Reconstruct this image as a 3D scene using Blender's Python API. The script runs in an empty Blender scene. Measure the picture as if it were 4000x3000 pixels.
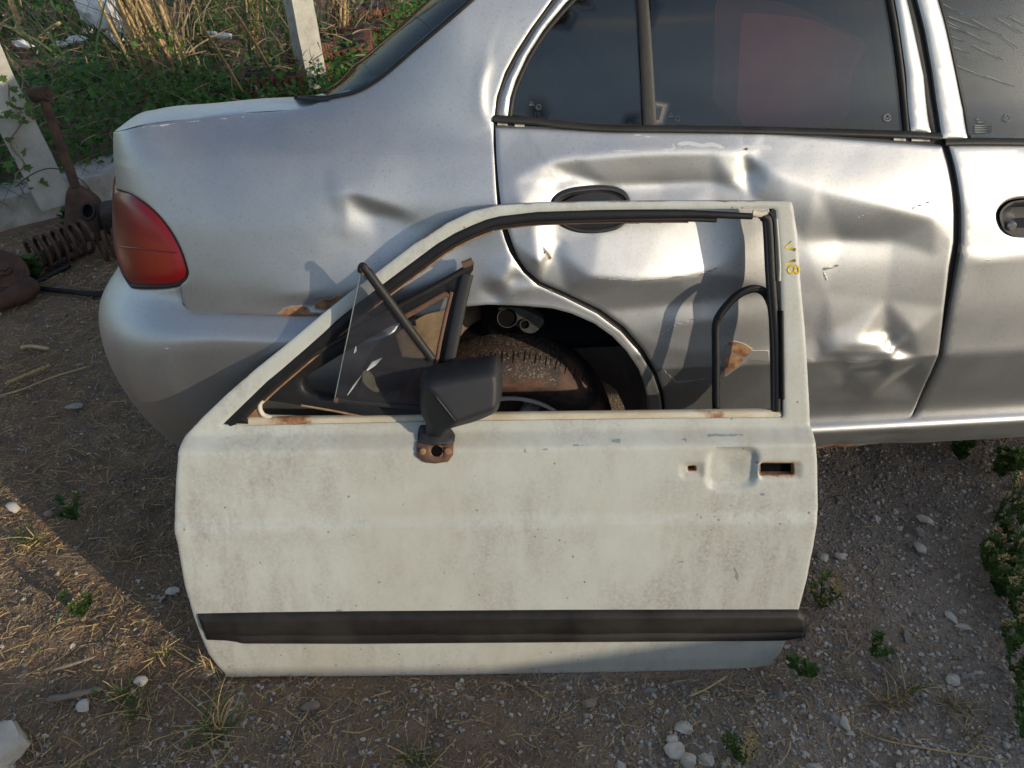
import bpy, bmesh, math, random
import numpy as np
from mathutils import Vector, Matrix
from mathutils.geometry import delaunay_2d_cdt

random.seed(7)
RNG = np.random.default_rng(11)
scene = bpy.context.scene

# ------------------------------------------------------------------ camera
CAM_H, PITCH, FOC = 1.36, math.radians(37.0), 3004.0      # focal length in photo pixels (4000 wide)
cam_data = bpy.data.cameras.new("camera")
cam_data.sensor_width = 36.0
cam_data.lens = 36.0 * FOC / 4000.0
cam_data.clip_start = 0.05
cam_data.clip_end = 2000.0
cam = bpy.data.objects.new("camera", cam_data)
cam.location = (0, 0, CAM_H)
cam.rotation_euler = (math.radians(90) - PITCH, 0, 0)
scene.collection.objects.link(cam)
scene.camera = cam

# ------------------------------------------------------------------ sky, sun, exposure
SUN_AZ, SUN_EL = math.radians(55.0), math.radians(16.0)   # azimuth from -Y towards +X
sun_dir = Vector((math.sin(SUN_AZ) * math.cos(SUN_EL), -math.cos(SUN_AZ) * math.cos(SUN_EL), math.sin(SUN_EL)))
world = bpy.data.worlds.new("World")
scene.world = world
world.use_nodes = True
wn = world.node_tree
sky = wn.nodes.new("ShaderNodeTexSky")
sky.sky_type = 'NISHITA'
sky.sun_disc = False
sky.sun_elevation = SUN_EL
sky.sun_rotation = math.atan2(sun_dir.x, sun_dir.y)
sky.air_density = 1.0
sky.dust_density = .9
sky.ozone_density = 1.7
bg = wn.nodes["Background"]
bg.inputs[1].default_value = 0.15
# thin streaky cloud all round the dome (it shows in the car's windows)
tc = wn.nodes.new("ShaderNodeTexCoord")
mp = wn.nodes.new("ShaderNodeMapping"); mp.inputs['Scale'].default_value = (1.6, 1.6, 7.0)
nz = wn.nodes.new("ShaderNodeTexNoise"); nz.inputs['Scale'].default_value = 1.7; nz.inputs['Detail'].default_value = 6
cr = wn.nodes.new("ShaderNodeValToRGB"); cr.color_ramp.elements[0].position = .52; cr.color_ramp.elements[1].position = .78
cr.color_ramp.elements[1].color = (.7, .7, .7, 1)
mxw = wn.nodes.new("ShaderNodeMix"); mxw.data_type = 'RGBA'; mxw.inputs[7].default_value = (5.4, 4.7, 3.9, 1)
wn.links.new(tc.outputs['Generated'], mp.inputs[0]); wn.links.new(mp.outputs[0], nz.inputs['Vector'])
wn.links.new(nz.outputs[0], cr.inputs[0]); wn.links.new(cr.outputs[0], mxw.inputs[0])
wn.links.new(sky.outputs[0], mxw.inputs[6]); wn.links.new(mxw.outputs[2], bg.inputs[0])
sun_data = bpy.data.lights.new("sun", 'SUN')
sun_data.energy = 2.6
sun_data.angle = math.radians(0.5)
sun_data.color = (1.0, 0.86, 0.66)
sun = bpy.data.objects.new("sun", sun_data)
sun.rotation_euler = (-sun_dir).to_track_quat('-Z', 'Y').to_euler()
scene.collection.objects.link(sun)
scene.view_settings.view_transform = 'Standard'
scene.view_settings.look = 'None'
scene.view_settings.gamma = 1.0
scene.view_settings.use_curve_mapping = False
scene.view_settings.exposure = 0.36

# ------------------------------------------------------------------ helpers
COL = scene.collection


def tag(o, label=None, cat=None, group=None, kind=None):
    if label: o['label'] = label
    if cat: o['category'] = cat
    if group: o['group'] = group
    if kind: o['kind'] = kind
    return o


def thing(name, label, cat, loc=(0, 0, 0), group=None):
    o = bpy.data.objects.new(name, None)
    o.empty_display_size = 0.1
    o.location = loc
    COL.objects.link(o)
    return tag(o, label, cat, group)


def mk(name, verts, faces, mat, parent=None, smooth=True, attrs=None):
    """verts in world coordinates; children of a thing are stored relative to its base"""
    V = np.asarray(verts, dtype=float).reshape(-1, 3)
    if parent is not None:
        base = np.array(parent.location)
        if parent.parent is not None:
            base = base + np.array(parent.parent.location)
        V = V - base
    me = bpy.data.meshes.new(name)
    me.from_pydata(V.tolist(), [], [tuple(int(i) for i in f) for f in faces])
    if smooth is True:
        me.polygons.foreach_set("use_smooth", [True] * len(me.polygons))
    elif smooth is not False:                      # angle in degrees
        me.polygons.foreach_set("use_smooth", [True] * len(me.polygons))
        me.set_sharp_from_angle(angle=math.radians(smooth))
    if attrs:
        for k, vals in attrs.items():
            a = me.attributes.new(k, 'FLOAT', 'POINT')
            a.data.foreach_set("value", np.asarray(vals, dtype=np.float32))
    if mat is not None:
        me.materials.append(mat)
    me.update()
    o = bpy.data.objects.new(name, me)
    COL.objects.link(o)
    if parent is not None:
        o.parent = parent
    return o


def merge(parts):
    V, F = [], []
    n = 0
    for v, f in parts:
        v = np.asarray(v, dtype=float).reshape(-1, 3)
        V.append(v)
        F += [tuple(int(i) + n for i in q) for q in f]
        n += len(v)
    return np.concatenate(V), F


def bx(c, half, R=None, bev=0.0):
    """box, optionally chamfered, R = 3x3 rotation (columns = axes)"""
    hx, hy, hz = half
    if bev <= 0:
        v = np.array([[sx * hx, sy * hy, sz * hz] for sz in (-1, 1) for sy in (-1, 1) for sx in (-1, 1)], float)
        f = [(0, 2, 3, 1), (4, 5, 7, 6), (0, 1, 5, 4), (2, 6, 7, 3), (0, 4, 6, 2), (1, 3, 7, 5)]
    else:
        bm = bmesh.new()
        bmesh.ops.create_cube(bm, size=1.0)
        for q in bm.verts: q.co = Vector((q.co.x * 2 * hx, q.co.y * 2 * hy, q.co.z * 2 * hz))
        bmesh.ops.bevel(bm, geom=list(bm.edges), offset=bev, segments=2, affect='EDGES', profile=0.5)
        bm.verts.index_update()
        v = np.array([q.co[:] for q in bm.verts]); f = [tuple(q.index for q in p.verts) for p in bm.faces]
        bm.free()
    if R is not None: v = v @ np.asarray(R).T
    return v + np.asarray(c, float), f


def tube(pts, r, n=8, closed=False, caps=True, flat=1.0, up=None):
    """swept tube; r scalar or per point; flat squashes the second axis"""
    P = np.asarray(pts, float)
    m = len(P)
    R = np.full(m, r) if np.isscalar(r) else np.asarray(r, float)
    if closed:
        T = np.roll(P, -1, 0) - np.roll(P, 1, 0)
    else:
        T = np.gradient(P, axis=0)
    T /= np.linalg.norm(T, axis=1)[:, None] + 1e-12
    a = np.array([0, 0, 1.0]) if up is None else np.asarray(up, float)
    if up is None and abs(T[0] @ a) > .9: a = np.array([1.0, 0, 0])
    V = []
    for i in range(m):
        if up is not None: a = np.asarray(up, float)
        b = a - T[i] * (a @ T[i]); b /= np.linalg.norm(b) + 1e-12
        c = np.cross(T[i], b)
        a = b
        for k in range(n):
            w = 2 * math.pi * k / n
            V.append(P[i] + R[i] * (c * math.cos(w) + b * flat * math.sin(w)))
    F = []
    for i in range(m if closed else m - 1):
        j = (i + 1) % m
        for k in range(n):
            l = (k + 1) % n
            F.append((i * n + k, i * n + l, j * n + l, j * n + k))
    if caps and not closed:
        F.append(tuple(range(n))[::-1])
        F.append(tuple((m - 1) * n + k for k in range(n)))
    return np.array(V), F


def lathe(prof, c, axis, n=48, up=(0, 0, 1)):
    """profile of (radius, distance along axis) turned round axis at c"""
    ax = np.asarray(axis, float); ax /= np.linalg.norm(ax)
    u = np.asarray(up, float); u = u - ax * (u @ ax)
    if np.linalg.norm(u) < 1e-3: u = np.array([1., 0, 0]) - ax * ax[0]
    u /= np.linalg.norm(u)
    w = np.cross(ax, u)
    V, F = [], []
    for k in range(n):
        t = 2 * math.pi * k / n
        d = u * math.cos(t) + w * math.sin(t)
        for r, h in prof: V.append(np.asarray(c) + d * r + ax * h)
    m = len(prof)
    for k in range(n):
        l = (k + 1) % n
        for i in range(m - 1):
            F.append((k * m + i, l * m + i, l * m + i + 1, k * m + i + 1))
    return np.array(V), F


def smooth_path(pts, n=8, closed=False):
    """Catmull-Rom through the points"""
    P = np.asarray(pts, float)
    m = len(P)
    out = []
    for i in range(m if closed else m - 1):
        if closed:
            p0, p1, p2, p3 = P[(i - 1) % m], P[i], P[(i + 1) % m], P[(i + 2) % m]
        else:
            p1, p2 = P[i], P[i + 1]
            p0 = P[i - 1] if i > 0 else 2 * p1 - p2
            p3 = P[i + 2] if i + 2 < m else 2 * p2 - p1
        for k in range(n):
            t = k / n
            out.append(.5 * ((2 * p1) + (-p0 + p2) * t + (2 * p0 - 5 * p1 + 4 * p2 - p3) * t * t + (-p0 + 3 * p1 - 3 * p2 + p3) * t ** 3))
    if not closed: out.append(P[-1])
    return np.array(out)


def resample(P, step, closed=True):
    P = np.asarray(P, float)
    Q = np.vstack([P, P[:1]]) if closed else P
    out = []
    for a, b in zip(Q[:-1], Q[1:]):
        n = max(1, int(round(np.linalg.norm(b - a) / step)))
        for k in range(n): out.append(a + (b - a) * k / n)
    if not closed: out.append(Q[-1])
    out = np.array(out)
    keep = [0]
    for i in range(1, len(out)):
        if np.linalg.norm(out[i] - out[keep[-1]]) > step * .25: keep.append(i)
    if closed and len(keep) > 3 and np.linalg.norm(out[keep[-1]] - out[0]) < step * .25: keep.pop()
    return out[keep]


def inside(pts, poly):
    x, y = pts[:, 0], pts[:, 1]
    c = np.zeros(len(pts), bool)
    n = len(poly)
    for i in range(n):
        x1, y1 = poly[i]; x2, y2 = poly[i - 1]
        if y1 == y2: continue
        hit = ((y1 > y) != (y2 > y)) & (x < (x2 - x1) * (y - y1) / (y2 - y1) + x1)
        c ^= hit
    return c


def seg_dist(pts, poly, closed=True):
    """distance to a polyline, and the signed side (dy above the line)"""
    best = np.full(len(pts), 1e9)
    side = np.zeros(len(pts))
    tt = np.zeros(len(pts))
    n = len(poly)
    L = n if closed else n - 1
    for i in range(L):
        a = np.asarray(poly[i]); b = np.asarray(poly[(i + 1) % n])
        ab = b - a
        l2 = ab @ ab + 1e-18
        t = np.clip(((pts - a) @ ab) / l2, 0, 1)
        q = a + t[:, None] * ab
        d = np.hypot(*(pts - q).T)
        m = d < best
        best[m] = d[m]
        cr = ab[0] * (pts[:, 1] - a[1]) - ab[1] * (pts[:, 0] - a[0])
        side[m] = np.sign(cr[m])
        tt[m] = (i + t[m]) / L
    return best, side, tt


def area2(P):
    x, y = P[:, 0], P[:, 1]
    return np.sum(x * np.roll(y, -1) - np.roll(x, -1) * y)


def fill(outline, holes, res, rings=(.0022, .006), bstep=None):
    """constrained triangulation of an outline with holes; returns 2-D points, triangles, boundary loops (indices)"""
    bstep = bstep or res * .8
    loops = []
    o = resample(outline, bstep)
    if area2(o) < 0: o = o[::-1]
    loops.append(o)
    for h in holes:
        q = resample(h, bstep)
        if area2(q) > 0: q = q[::-1]
        loops.append(q)
    pts = [l for l in loops]
    edges, idx, n = [], [], 0
    for l in loops:
        ids = list(range(n, n + len(l)))
        idx.append(ids)
        edges += [(ids[i], ids[(i + 1) % len(ids)]) for i in range(len(ids))]
        n += len(l)
    lo, hi = loops[0].min(0), loops[0].max(0)
    gx = np.arange(lo[0], hi[0], res); gy = np.arange(lo[1], hi[1], res)
    G = np.array(np.meshgrid(gx, gy)).reshape(2, -1).T
    G[:, 0] += (np.round((G[:, 1] - lo[1]) / res) % 2) * res * .5
    cand = [G]
    ringp = []
    for l in loops:
        t = np.roll(l, -1, 0) - np.roll(l, 1, 0)
        t /= np.linalg.norm(t, axis=1)[:, None] + 1e-12
        nrm = np.stack([-t[:, 1], t[:, 0]], 1)
        for r in rings: ringp.append((l + nrm * r, r))

    def ok(p, dmin):
        m = inside(p, loops[0])
        for h in loops[1:]: m &= ~inside(p, h)
        p = p[m]
        if len(p) == 0: return p
        d = np.full(len(p), 1e9)
        for l in loops: d = np.minimum(d, seg_dist(p, l)[0])
        return p[d > dmin]
    extra = []
    for p, r in ringp:
        q = ok(p, r * .8)
        extra.append(q)
    big = max(rings) if rings else 0
    extra.append(ok(G, big + res * .45))
    allp = np.vstack(pts + extra)
    r = delaunay_2d_cdt([Vector(p) for p in allp], edges, [], 0, 1e-7, False)
    V2 = np.array([v[:] for v in r[0]])
    F = np.array([f for f in r[2] if len(f) == 3])
    cen = V2[F].mean(1)
    m = inside(cen, loops[0])
    for h in loops[1:]: m &= ~inside(cen, h)
    F = F[m]
    a = V2[F]
    cr = (a[:, 1, 0] - a[:, 0, 0]) * (a[:, 2, 1] - a[:, 0, 1]) - (a[:, 1, 1] - a[:, 0, 1]) * (a[:, 2, 0] - a[:, 0, 0])
    F[cr < 0] = F[cr < 0][:, ::-1]
    return V2, F, idx


def vnoise(p, seed=0):
    """smooth value noise, p (n,k)"""
    p = np.asarray(p, float)
    i = np.floor(p).astype(np.int64); f = p - i
    f = f * f * (3 - 2 * f)
    k = p.shape[1]
    out = np.zeros(len(p))
    for c in range(1 << k):
        w = np.ones(len(p)); h = np.full(len(p), seed * 7919 + 13, np.int64)
        for d in range(k):
            b = (c >> d) & 1
            w = w * (f[:, d] if b else 1 - f[:, d])
            h = (h * 1103515245 + (i[:, d] + b) * (374761393 + 668265263 * d)) & 0x7fffffff
        h = (h ^ (h >> 13)) * 1274126177 & 0x7fffffff
        h = h ^ (h >> 16)
        out += w * ((h & 0xffff) / 65535.0)
    return out * 2 - 1


def fbm(p, oct=4, seed=0):
    a, s, o = 1.0, 1.0, 0
    for k in range(oct):
        o = o + a * vnoise(np.asarray(p) * s, seed + k); a *= .5; s *= 2.03
    return o


# ------------------------------------------------------------------ photograph geometry: the camera's own projection
CAM = np.array([0, 0, CAM_H])


def ray(u, v):
    dx = (u - 2000) / FOC; dy = (1500 - v) / FOC
    return np.array([dx, math.cos(PITCH) + dy * math.sin(PITCH), -math.sin(PITCH) + dy * math.cos(PITCH)])


def project(P):
    Q = np.asarray(P, float) - CAM
    dep = Q[..., 1] * math.cos(PITCH) - Q[..., 2] * math.sin(PITCH)
    up = Q[..., 1] * math.sin(PITCH) + Q[..., 2] * math.cos(PITCH)
    return np.stack([2000 + FOC * Q[..., 0] / dep, 1500 - FOC * up / dep], -1)


def on_ground(u, v, z=0.0):
    r = ray(u, v)
    return CAM + r * ((z - CAM_H) / r[2])


def at_depth(u, v, Y):
    r = ray(u, v)
    return CAM + r * (Y / r[1])


def on_plane(u, v, P, n):
    r = ray(u, v)
    return CAM + r * (np.dot(P - CAM, n) / np.dot(r, n))


# ------------------------------------------------------------------ materials
class Mat:
    def __init__(self, name):
        self.m = bpy.data.materials.new(name)
        self.m.use_nodes = True
        self.t = self.m.node_tree
        self.b = self.t.nodes["Principled BSDF"]
        self.co = self.t.nodes.new("ShaderNodeTexCoord")

    def n(self, typ, ins=None, **props):
        nd = self.t.nodes.new(typ)
        for k, v in props.items(): setattr(nd, k, v)
        for k, v in (ins or {}).items(): self.set(nd.inputs[k], v)
        return nd

    def set(self, sock, v):
        if hasattr(v, 'is_linked'): self.t.links.new(v, sock)
        elif hasattr(v, 'outputs'): self.t.links.new(v.outputs[0], sock)
        elif isinstance(v, (tuple, list)) and len(v) == 3 and sock.type == 'RGBA': sock.default_value = (*v, 1)
        else: sock.default_value = v

    def noise(self, scale, detail=4, rough=.55, stretch=None, dist=0):
        c = self.co.outputs['Object']
        if stretch:
            c = self.n("ShaderNodeMapping", {'Vector': c, 'Scale': stretch}).outputs[0]
        return self.n("ShaderNodeTexNoise", {'Vector': c, 'Scale': scale, 'Detail': detail, 'Roughness': rough, 'Distortion': dist}).outputs[0]

    def voro(self, scale, feature='F1'):
        return self.n("ShaderNodeTexVoronoi", {'Vector': self.co.outputs['Object'], 'Scale': scale}, feature=feature)

    def ramp(self, fac, stops):
        r = self.n("ShaderNodeValToRGB", {'Fac': fac})
        e = r.color_ramp.elements
        while len(e) < len(stops): e.new(.5)
        for q, (p, c) in zip(e, stops):
            q.position = p
            q.color = (c, c, c, 1) if np.isscalar(c) else (*c, 1)
        return r.outputs[0]

    def mix(self, fac, a, b):
        x = self.n("ShaderNodeMix", data_type='RGBA')
        self.set(x.inputs[0], fac); self.set(x.inputs[6], a); self.set(x.inputs[7], b)
        return x.outputs[2]

    def math(self, op, a, b=0.0, clamp=False):
        x = self.n("ShaderNodeMath", operation=op, use_clamp=clamp)
        self.set(x.inputs[0], a); self.set(x.inputs[1], b)
        return x.outputs[0]

    def attr(self, name):
        return self.n("ShaderNodeAttribute", attribute_name=name).outputs['Fac']

    def mask(self, name, nz=.35, scale=45, soft=.06):
        """attribute broken up by noise into a crisp ragged edge"""
        k = self.math('ADD', self.attr(name), self.math('MULTIPLY', self.math('SUBTRACT', self.noise(scale, 5, .65), .5), nz))
        return self.ramp(k, [(.5 - soft, 0.0), (.5 + soft, 1.0)])

    def bump(self, h, strength, dist=.01, prev=None):
        x = self.n("ShaderNodeBump", {'Height': h, 'Strength': strength, 'Distance': dist})
        if prev is not None: self.t.links.new(prev, x.inputs['Normal'])
        return x.outputs[0]

    def p(self, **kw):
        names = {'base': 'Base Color', 'rough': 'Roughness', 'metal': 'Metallic', 'normal': 'Normal', 'coat': 'Coat Weight',
                 'coat_rough': 'Coat Roughness', 'spec': 'Specular IOR Level', 'sss': 'Subsurface Weight', 'trans': 'Transmission Weight', 'ior': 'IOR'}
        for k, v in kw.items(): self.set(self.b.inputs[names[k]], v)
        return self.m


def simple(name, c1, c2, scale=20, rough=.6, bump=.3, bscale=80, metal=0.0, detail=5, bdist=.003, spec=.5, stretch=None):
    M = Mat(name)
    nz = M.noise(scale, detail, .6, stretch)
    return M.p(base=M.mix(M.ramp(nz, [(.32, 0.), (.68, 1.)]), c1, c2), rough=rough, metal=metal, spec=spec,
               normal=M.bump(M.noise(bscale, 4, .6, stretch), bump, bdist))
# ------------------------------------------------------------------ paint, glass, rubber
def silver_paint():
    M = Mat("weathered_silver_paint")
    mot = M.noise(7, 5, .6)
    fine = M.noise(160, 3, .6)
    vor = M.voro(75)
    spot_sel = M.ramp(M.noise(9, 3, .5), [(.50, 0.), (.66, 1.)])
    spots = M.math('MULTIPLY', M.ramp(vor.outputs['Distance'], [(.10, 1.), (.16, 0.)]), spot_sel)
    base = M.mix(mot, (.49, .498, .508), (.43, .432, .427))
    base = M.mix(M.math('MULTIPLY', M.ramp(fine, [(.55, 0.), (.75, 1.)]), .35), base, (.31, .31, .30))
    base = M.mix(M.math('MULTIPLY', spots, .55), base, (.27, .27, .26))
    strk = M.ramp(M.noise(30, 5, .7, (1, 1, .12)), [(.50, 0.), (.78, 1.)])
    dustm = M.math('MULTIPLY', M.ramp(M.noise(4.5, 5, .65), [(.38, 0.), (.72, 1.)]), .55)
    base = M.mix(M.math('MULTIPLY', strk, .16), base, (.60, .59, .56))
    grit = M.ramp(M.noise(420, 2, .6), [(.56, 0.), (.70, 1.)])
    base = M.mix(M.math('MULTIPLY', grit, .35), base, (.24, .235, .22))
    peel = M.mask('peel', .5, 60, .03)
    base = M.mix(M.math('MULTIPLY', peel, .45), base, (.62, .63, .63))
    prim = M.mask('primer', .3, 70)
    rust = M.mask('rust', .75, 60, .13)
    base = M.mix(prim, base, (.20, .19, .175))
    rustc = M.mix(M.ramp(M.noise(60, 5), [(.4, 0.), (.62, 1.)]), (.17, .065, .025), (.34, .20, .10))
    base = M.mix(rust, base, rustc)
    bad = M.math('MAXIMUM', M.math('MAXIMUM', rust, M.math('MULTIPLY', dustm, .18)), M.math('MAXIMUM', prim, M.math('MULTIPLY', peel, .6)))
    metal = M.math('MULTIPLY', M.math('SUBTRACT', 1.0, bad, True), .95)
    rough = M.math('ADD', M.math('MULTIPLY', mot, .12), M.math('ADD', .38, M.math('MULTIPLY', bad, .4)))
    nrm = M.bump(M.noise(300, 3, .6), .07, .0015)
    nrm = M.bump(M.noise(38, 3, .55), .04, .0030, nrm)
    nrm = M.bump(M.math('MAXIMUM', rust, prim), .6, .0008, nrm)
    return M.p(base=base, metal=metal, rough=rough, normal=nrm, coat=.06, coat_rough=.3)


def glass_mat(name, tint, dust=.06, dustc=(.35, .36, .34), rough=.03, refl=1.0):
    M = Mat(name)
    t = M.t
    t.nodes.remove(M.b)
    tr = M.n("ShaderNodeBsdfTransparent", {'Color': tint})
    gl = M.n("ShaderNodeBsdfGlossy", {'Color': (refl * .94, refl * .94, refl * .91), 'Roughness': rough})
    fr = M.n("ShaderNodeFresnel", {'IOR': 1.52})
    mx = M.n("ShaderNodeMixShader", {0: fr, 1: tr, 2: gl})
    df = M.n("ShaderNodeBsdfDiffuse", {'Color': dustc})
    streak = M.noise(6, 4, .55, (1, 1, 4.5))
    dfac = M.math('MULTIPLY', M.ramp(streak, [(.35, .35), (.7, 1.)]), dust)
    mx2 = M.n("ShaderNodeMixShader", {0: dfac, 1: mx, 2: df})
    out = [n for n in t.nodes if n.type == 'OUTPUT_MATERIAL'][0]
    t.links.new(mx2.outputs[0], out.inputs[0])
    return M.m


M_SILVER = silver_paint()
M_GLASS = glass_mat("dusty_tinted_window_glass", (.82, .83, .81), .022)
M_REARGLASS = glass_mat("rear_window_glass", (.30, .36, .38), .025, refl=.32)
M_PANE = glass_mat("dusty_loose_pane", (.72, .74, .78), .10, (.33, .33, .36))
M_RUBBER = simple("black_rubber", (.008, .008, .009), (.015, .014, .014), 30, .5, .15, 120, spec=.3)
M_TRIM = simple("faded_black_plastic_trim", (.014, .013, .012), (.028, .026, .024), 14, .55, .2, 160, spec=.35)
M_BLACKPL = simple("grey_black_moulded_plastic", (.017, .018, .020), (.028, .028, .030), 8, .52, .45, 900, bdist=.0006, spec=.35)
M_STRIP = simple("black_rub_strip_plastic", (.009, .008, .0075), (.034, .031, .028), 9, .58, .25, 500, bdist=.0008, spec=.3)
M_HOLE = simple("hole_shade_black", (.003, .003, .003), (.006, .005, .005), 20, .95, 0, spec=.1)  # near-black puts the shade inside holes into the colour
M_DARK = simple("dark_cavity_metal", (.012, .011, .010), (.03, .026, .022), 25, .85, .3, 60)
M_UNDER = simple("rusty_underbody", (.20, .165, .135), (.36, .25, .18), 9, .85, .6, 70, bdist=.006)
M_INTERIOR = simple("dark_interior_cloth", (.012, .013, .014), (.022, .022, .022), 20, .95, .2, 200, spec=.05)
M_REDSEAT = simple("dull_red_seat_cloth", (.40, .085, .075), (.46, .105, .09), 25, .9, .2, 300)
M_CREAM = simple("cream_undercoat", (.52, .46, .34), (.62, .58, .48), 22, .6, .2, 120)


def lamp_mat():
    M = Mat("red_lamp_lens")
    base = M.mix(M.attr('amber'), (.16, .006, .008), (.19, .020, .008))
    rib = M.n("ShaderNodeTexWave", {'Vector': M.co.outputs['Object'], 'Scale': 55.0, 'Distortion': .2}, bands_direction='Z').outputs[1]
    return M.p(base=base, rough=.28, spec=.35, coat=.15, coat_rough=.12, normal=M.bump(rib, .004, .001))


M_LAMP = lamp_mat()

# ------------------------------------------------------------------ the car: frame of reference and side surface
TH = math.atan(.083)
CO = np.array([0, 1.19, 0.0])
UX = np.array([math.cos(TH), math.sin(TH), 0]); UY = np.array([-math.sin(TH), math.cos(TH), 0]); UZ = np.array([0, 0, 1.0])


def car(x, y, z):
    x, y, z = np.broadcast_arrays(np.asarray(x, float), y, z)
    return CO + x[..., None] * UX + y[..., None] * UY + z[..., None] * UZ


# plan curve: straight side, then round the rear corner
_S = np.linspace(-2.2, 3.4, 2801)
_phi = np.interp(_S, [-2.2, -1.07, -.943, -.753, -.673, -.608, -.45, -.25, 3.4], [math.radians(d) for d in (94, 91, 88, 62, 38, 20, 8, 0, 0)])
_phi = np.convolve(np.pad(_phi, 20, mode='edge'), np.ones(41) / 41, 'valid')
_dx = np.cos(_phi); _dy = -np.sin(_phi)
_ds = _S[1] - _S[0]
_bx = np.concatenate([[0], np.cumsum((_dx[1:] + _dx[:-1]) * .5 * _ds)])
_by = np.concatenate([[0], np.cumsum((_dy[1:] + _dy[:-1]) * .5 * _ds)])
_i0 = np.argmin(abs(_S - 0.0))
_bx -= _bx[_i0]; _by -= _by[_i0]


def plan(s, y, z):
    s = np.asarray(s, float)
    X = np.interp(s, _S, _bx); Y = np.interp(s, _S, _by); ph = np.interp(s, _S, _phi)
    return car(X + y * np.sin(ph), Y + y * np.cos(ph), z)


def dense(nodes, kern=.012):
    P = np.array(nodes, float)
    d = np.concatenate([[0], np.cumsum(np.hypot(*np.diff(P, axis=0).T))])
    t = np.arange(0, d[-1], .002)
    y = np.interp(t, d, P[:, 0]); z = np.interp(t, d, P[:, 1])
    k = max(1, int(kern / .002)); g = np.exp(-.5 * (np.arange(-3 * k, 3 * k + 1) / k) ** 2); g /= g.sum()
    py = np.pad(y, 3 * k, mode='reflect', reflect_type='odd'); pz = np.pad(z, 3 * k, mode='reflect', reflect_type='odd')
    return t, np.convolve(py, g, 'valid'), np.convolve(pz, g, 'valid')


LOW = [(.080, .10), (.050, .20), (.018, .28), (.0, .33), (-.012, .40), (-.023, .47), (-.026, .505), (-.020, .60), (-.006, .70), (.022, .80), (.045, .845), (.072, .885)]
T1, Y1, Z1 = dense(LOW + [(.10, .93), (.125, 1.0), (.155, 1.08), (.20, 1.17), (.26, 1.24), (.36, 1.29)], .02)
T2, Y2, Z2 = dense(LOW + [(.098, .912), (.14, .936), (.2, .952), (.28, .962), (.38, .967), (.5, .97)], .02)


def sstep(a, b, x):
    t = np.clip((np.asarray(x, float) - a) / (b - a), 0, 1)
    return t * t * (3 - 2 * t)


def S_body(s, t, off=0.0):
    """t runs up the side (height below the waist, arc length above)"""
    s = np.asarray(s, float); t = np.asarray(t, float)
    w = sstep(-.47, -.06, s)
    y = np.interp(t, T2, Y2) * (1 - w) + np.interp(t, T1, Y1) * w
    z = np.interp(t, T2, Z2) * (1 - w) + np.interp(t, T1, Z1) * w
    y = np.where(y > .03, .03 + (y - .03) * (1 - .62 * sstep(-.50, -.74, s)), y)
    return plan(s, y - off, z)


def t_of_z(z): return np.interp(z, Z1, T1)


TB, YB, ZB = dense([(.10, .185), (.05, .20), (.0, .245), (-.026, .31), (-.042, .39), (-.050, .47), (-.054, .54), (-.055, .595), (-.053, .614), (-.047, .622), (-.012, .647), (-.004, .656), (.0, .675), (.001, .72)], .004)


TBN = [(.10, .185), (.05, .20), (.0, .245), (-.026, .31), (-.042, .39), (-.050, .47), (-.054, .54), (-.055, .595), (-.053, .614), (-.047, .622), (-.012, .647), (-.004, .656), (.0, .675), (.001, .72)]
TBR = [(.10, .185), (.05, .20), (-.005, .235), (-.045, .30), (-.072, .38), (-.084, .45), (-.086, .50), (-.080, .545), (-.070, .578), (-.054, .605), (-.030, .632), (-.010, .652), (.0, .675), (.001, .72)]


def by_index(nodes, kern):
    n_ = len(nodes)
    ix = np.linspace(0, n_ - 1, 1400)
    g = np.exp(-.5 * (np.arange(-150, 151) / (kern * 1400 / (n_ - 1))) ** 2); g /= g.sum()
    out = [np.convolve(np.pad(np.interp(ix, np.arange(n_), np.array(nodes)[:, c]), 150, mode='reflect', reflect_type='odd'), g, 'valid') for c in (0, 1)]
    return ix * (.62 / (n_ - 1)), out[0], out[1]


TB, YB, ZB = by_index(TBN, .22)
_, YBR, ZBR = by_index(TBR, .45)


def S_bump(s, t, off=0.0):
    w = sstep(-.48, -.76, s)                               # rounder and fuller behind
    y = np.interp(t, TB, YB) * (1 - w) + np.interp(t, TB, YBR) * w
    z = np.interp(t, TB, ZB) * (1 - w) + np.interp(t, TB, ZBR) * w
    z = z - .06 * sstep(-.78, -.98, s) * np.clip((z - .42) / .18, 0, 1)
    return plan(s, y - off, z)


def unproj(surf, px, sr=(-1.05, 1.5), tr=(0, 1.35)):
    """photo pixels -> surface parameters (Newton from the nearest grid sample that faces the camera)"""
    px = np.atleast_2d(np.asarray(px, float))
    gs = np.linspace(*sr, 220); gt = np.linspace(*tr, 160)
    A, B = np.meshgrid(gs, gt, indexing='ij')
    W = surf(A, B)
    du = np.gradient(W, axis=0); dv = np.gradient(W, axis=1)
    nrm = np.cross(du, dv)
    fac = ((CAM - W) * nrm).sum(-1) > 0
    uv = project(W)
    out = []
    for p in px:
        d = np.hypot(uv[..., 0] - p[0], uv[..., 1] - p[1]) + np.where(fac, 0, 1e4)
        i = np.unravel_index(np.argmin(d), d.shape)
        q = np.array([A[i], B[i]])
        best, bd = q, d[i]
        for it in range(12):
            f0 = project(surf(q[0], q[1]).reshape(3))
            e = p - f0
            if np.hypot(*e) < bd: best, bd = q.copy(), np.hypot(*e)
            h = 1e-4
            J = np.stack([(project(surf(q[0] + h, q[1]).reshape(3)) - f0) / h, (project(surf(q[0], q[1] + h).reshape(3)) - f0) / h], 1)
            if abs(np.linalg.det(J)) < 1e3: break
            st = np.linalg.solve(J, e)
            q = q + np.clip(st, -.03, .03)
        out.append(best)
    return np.array(out)


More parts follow.
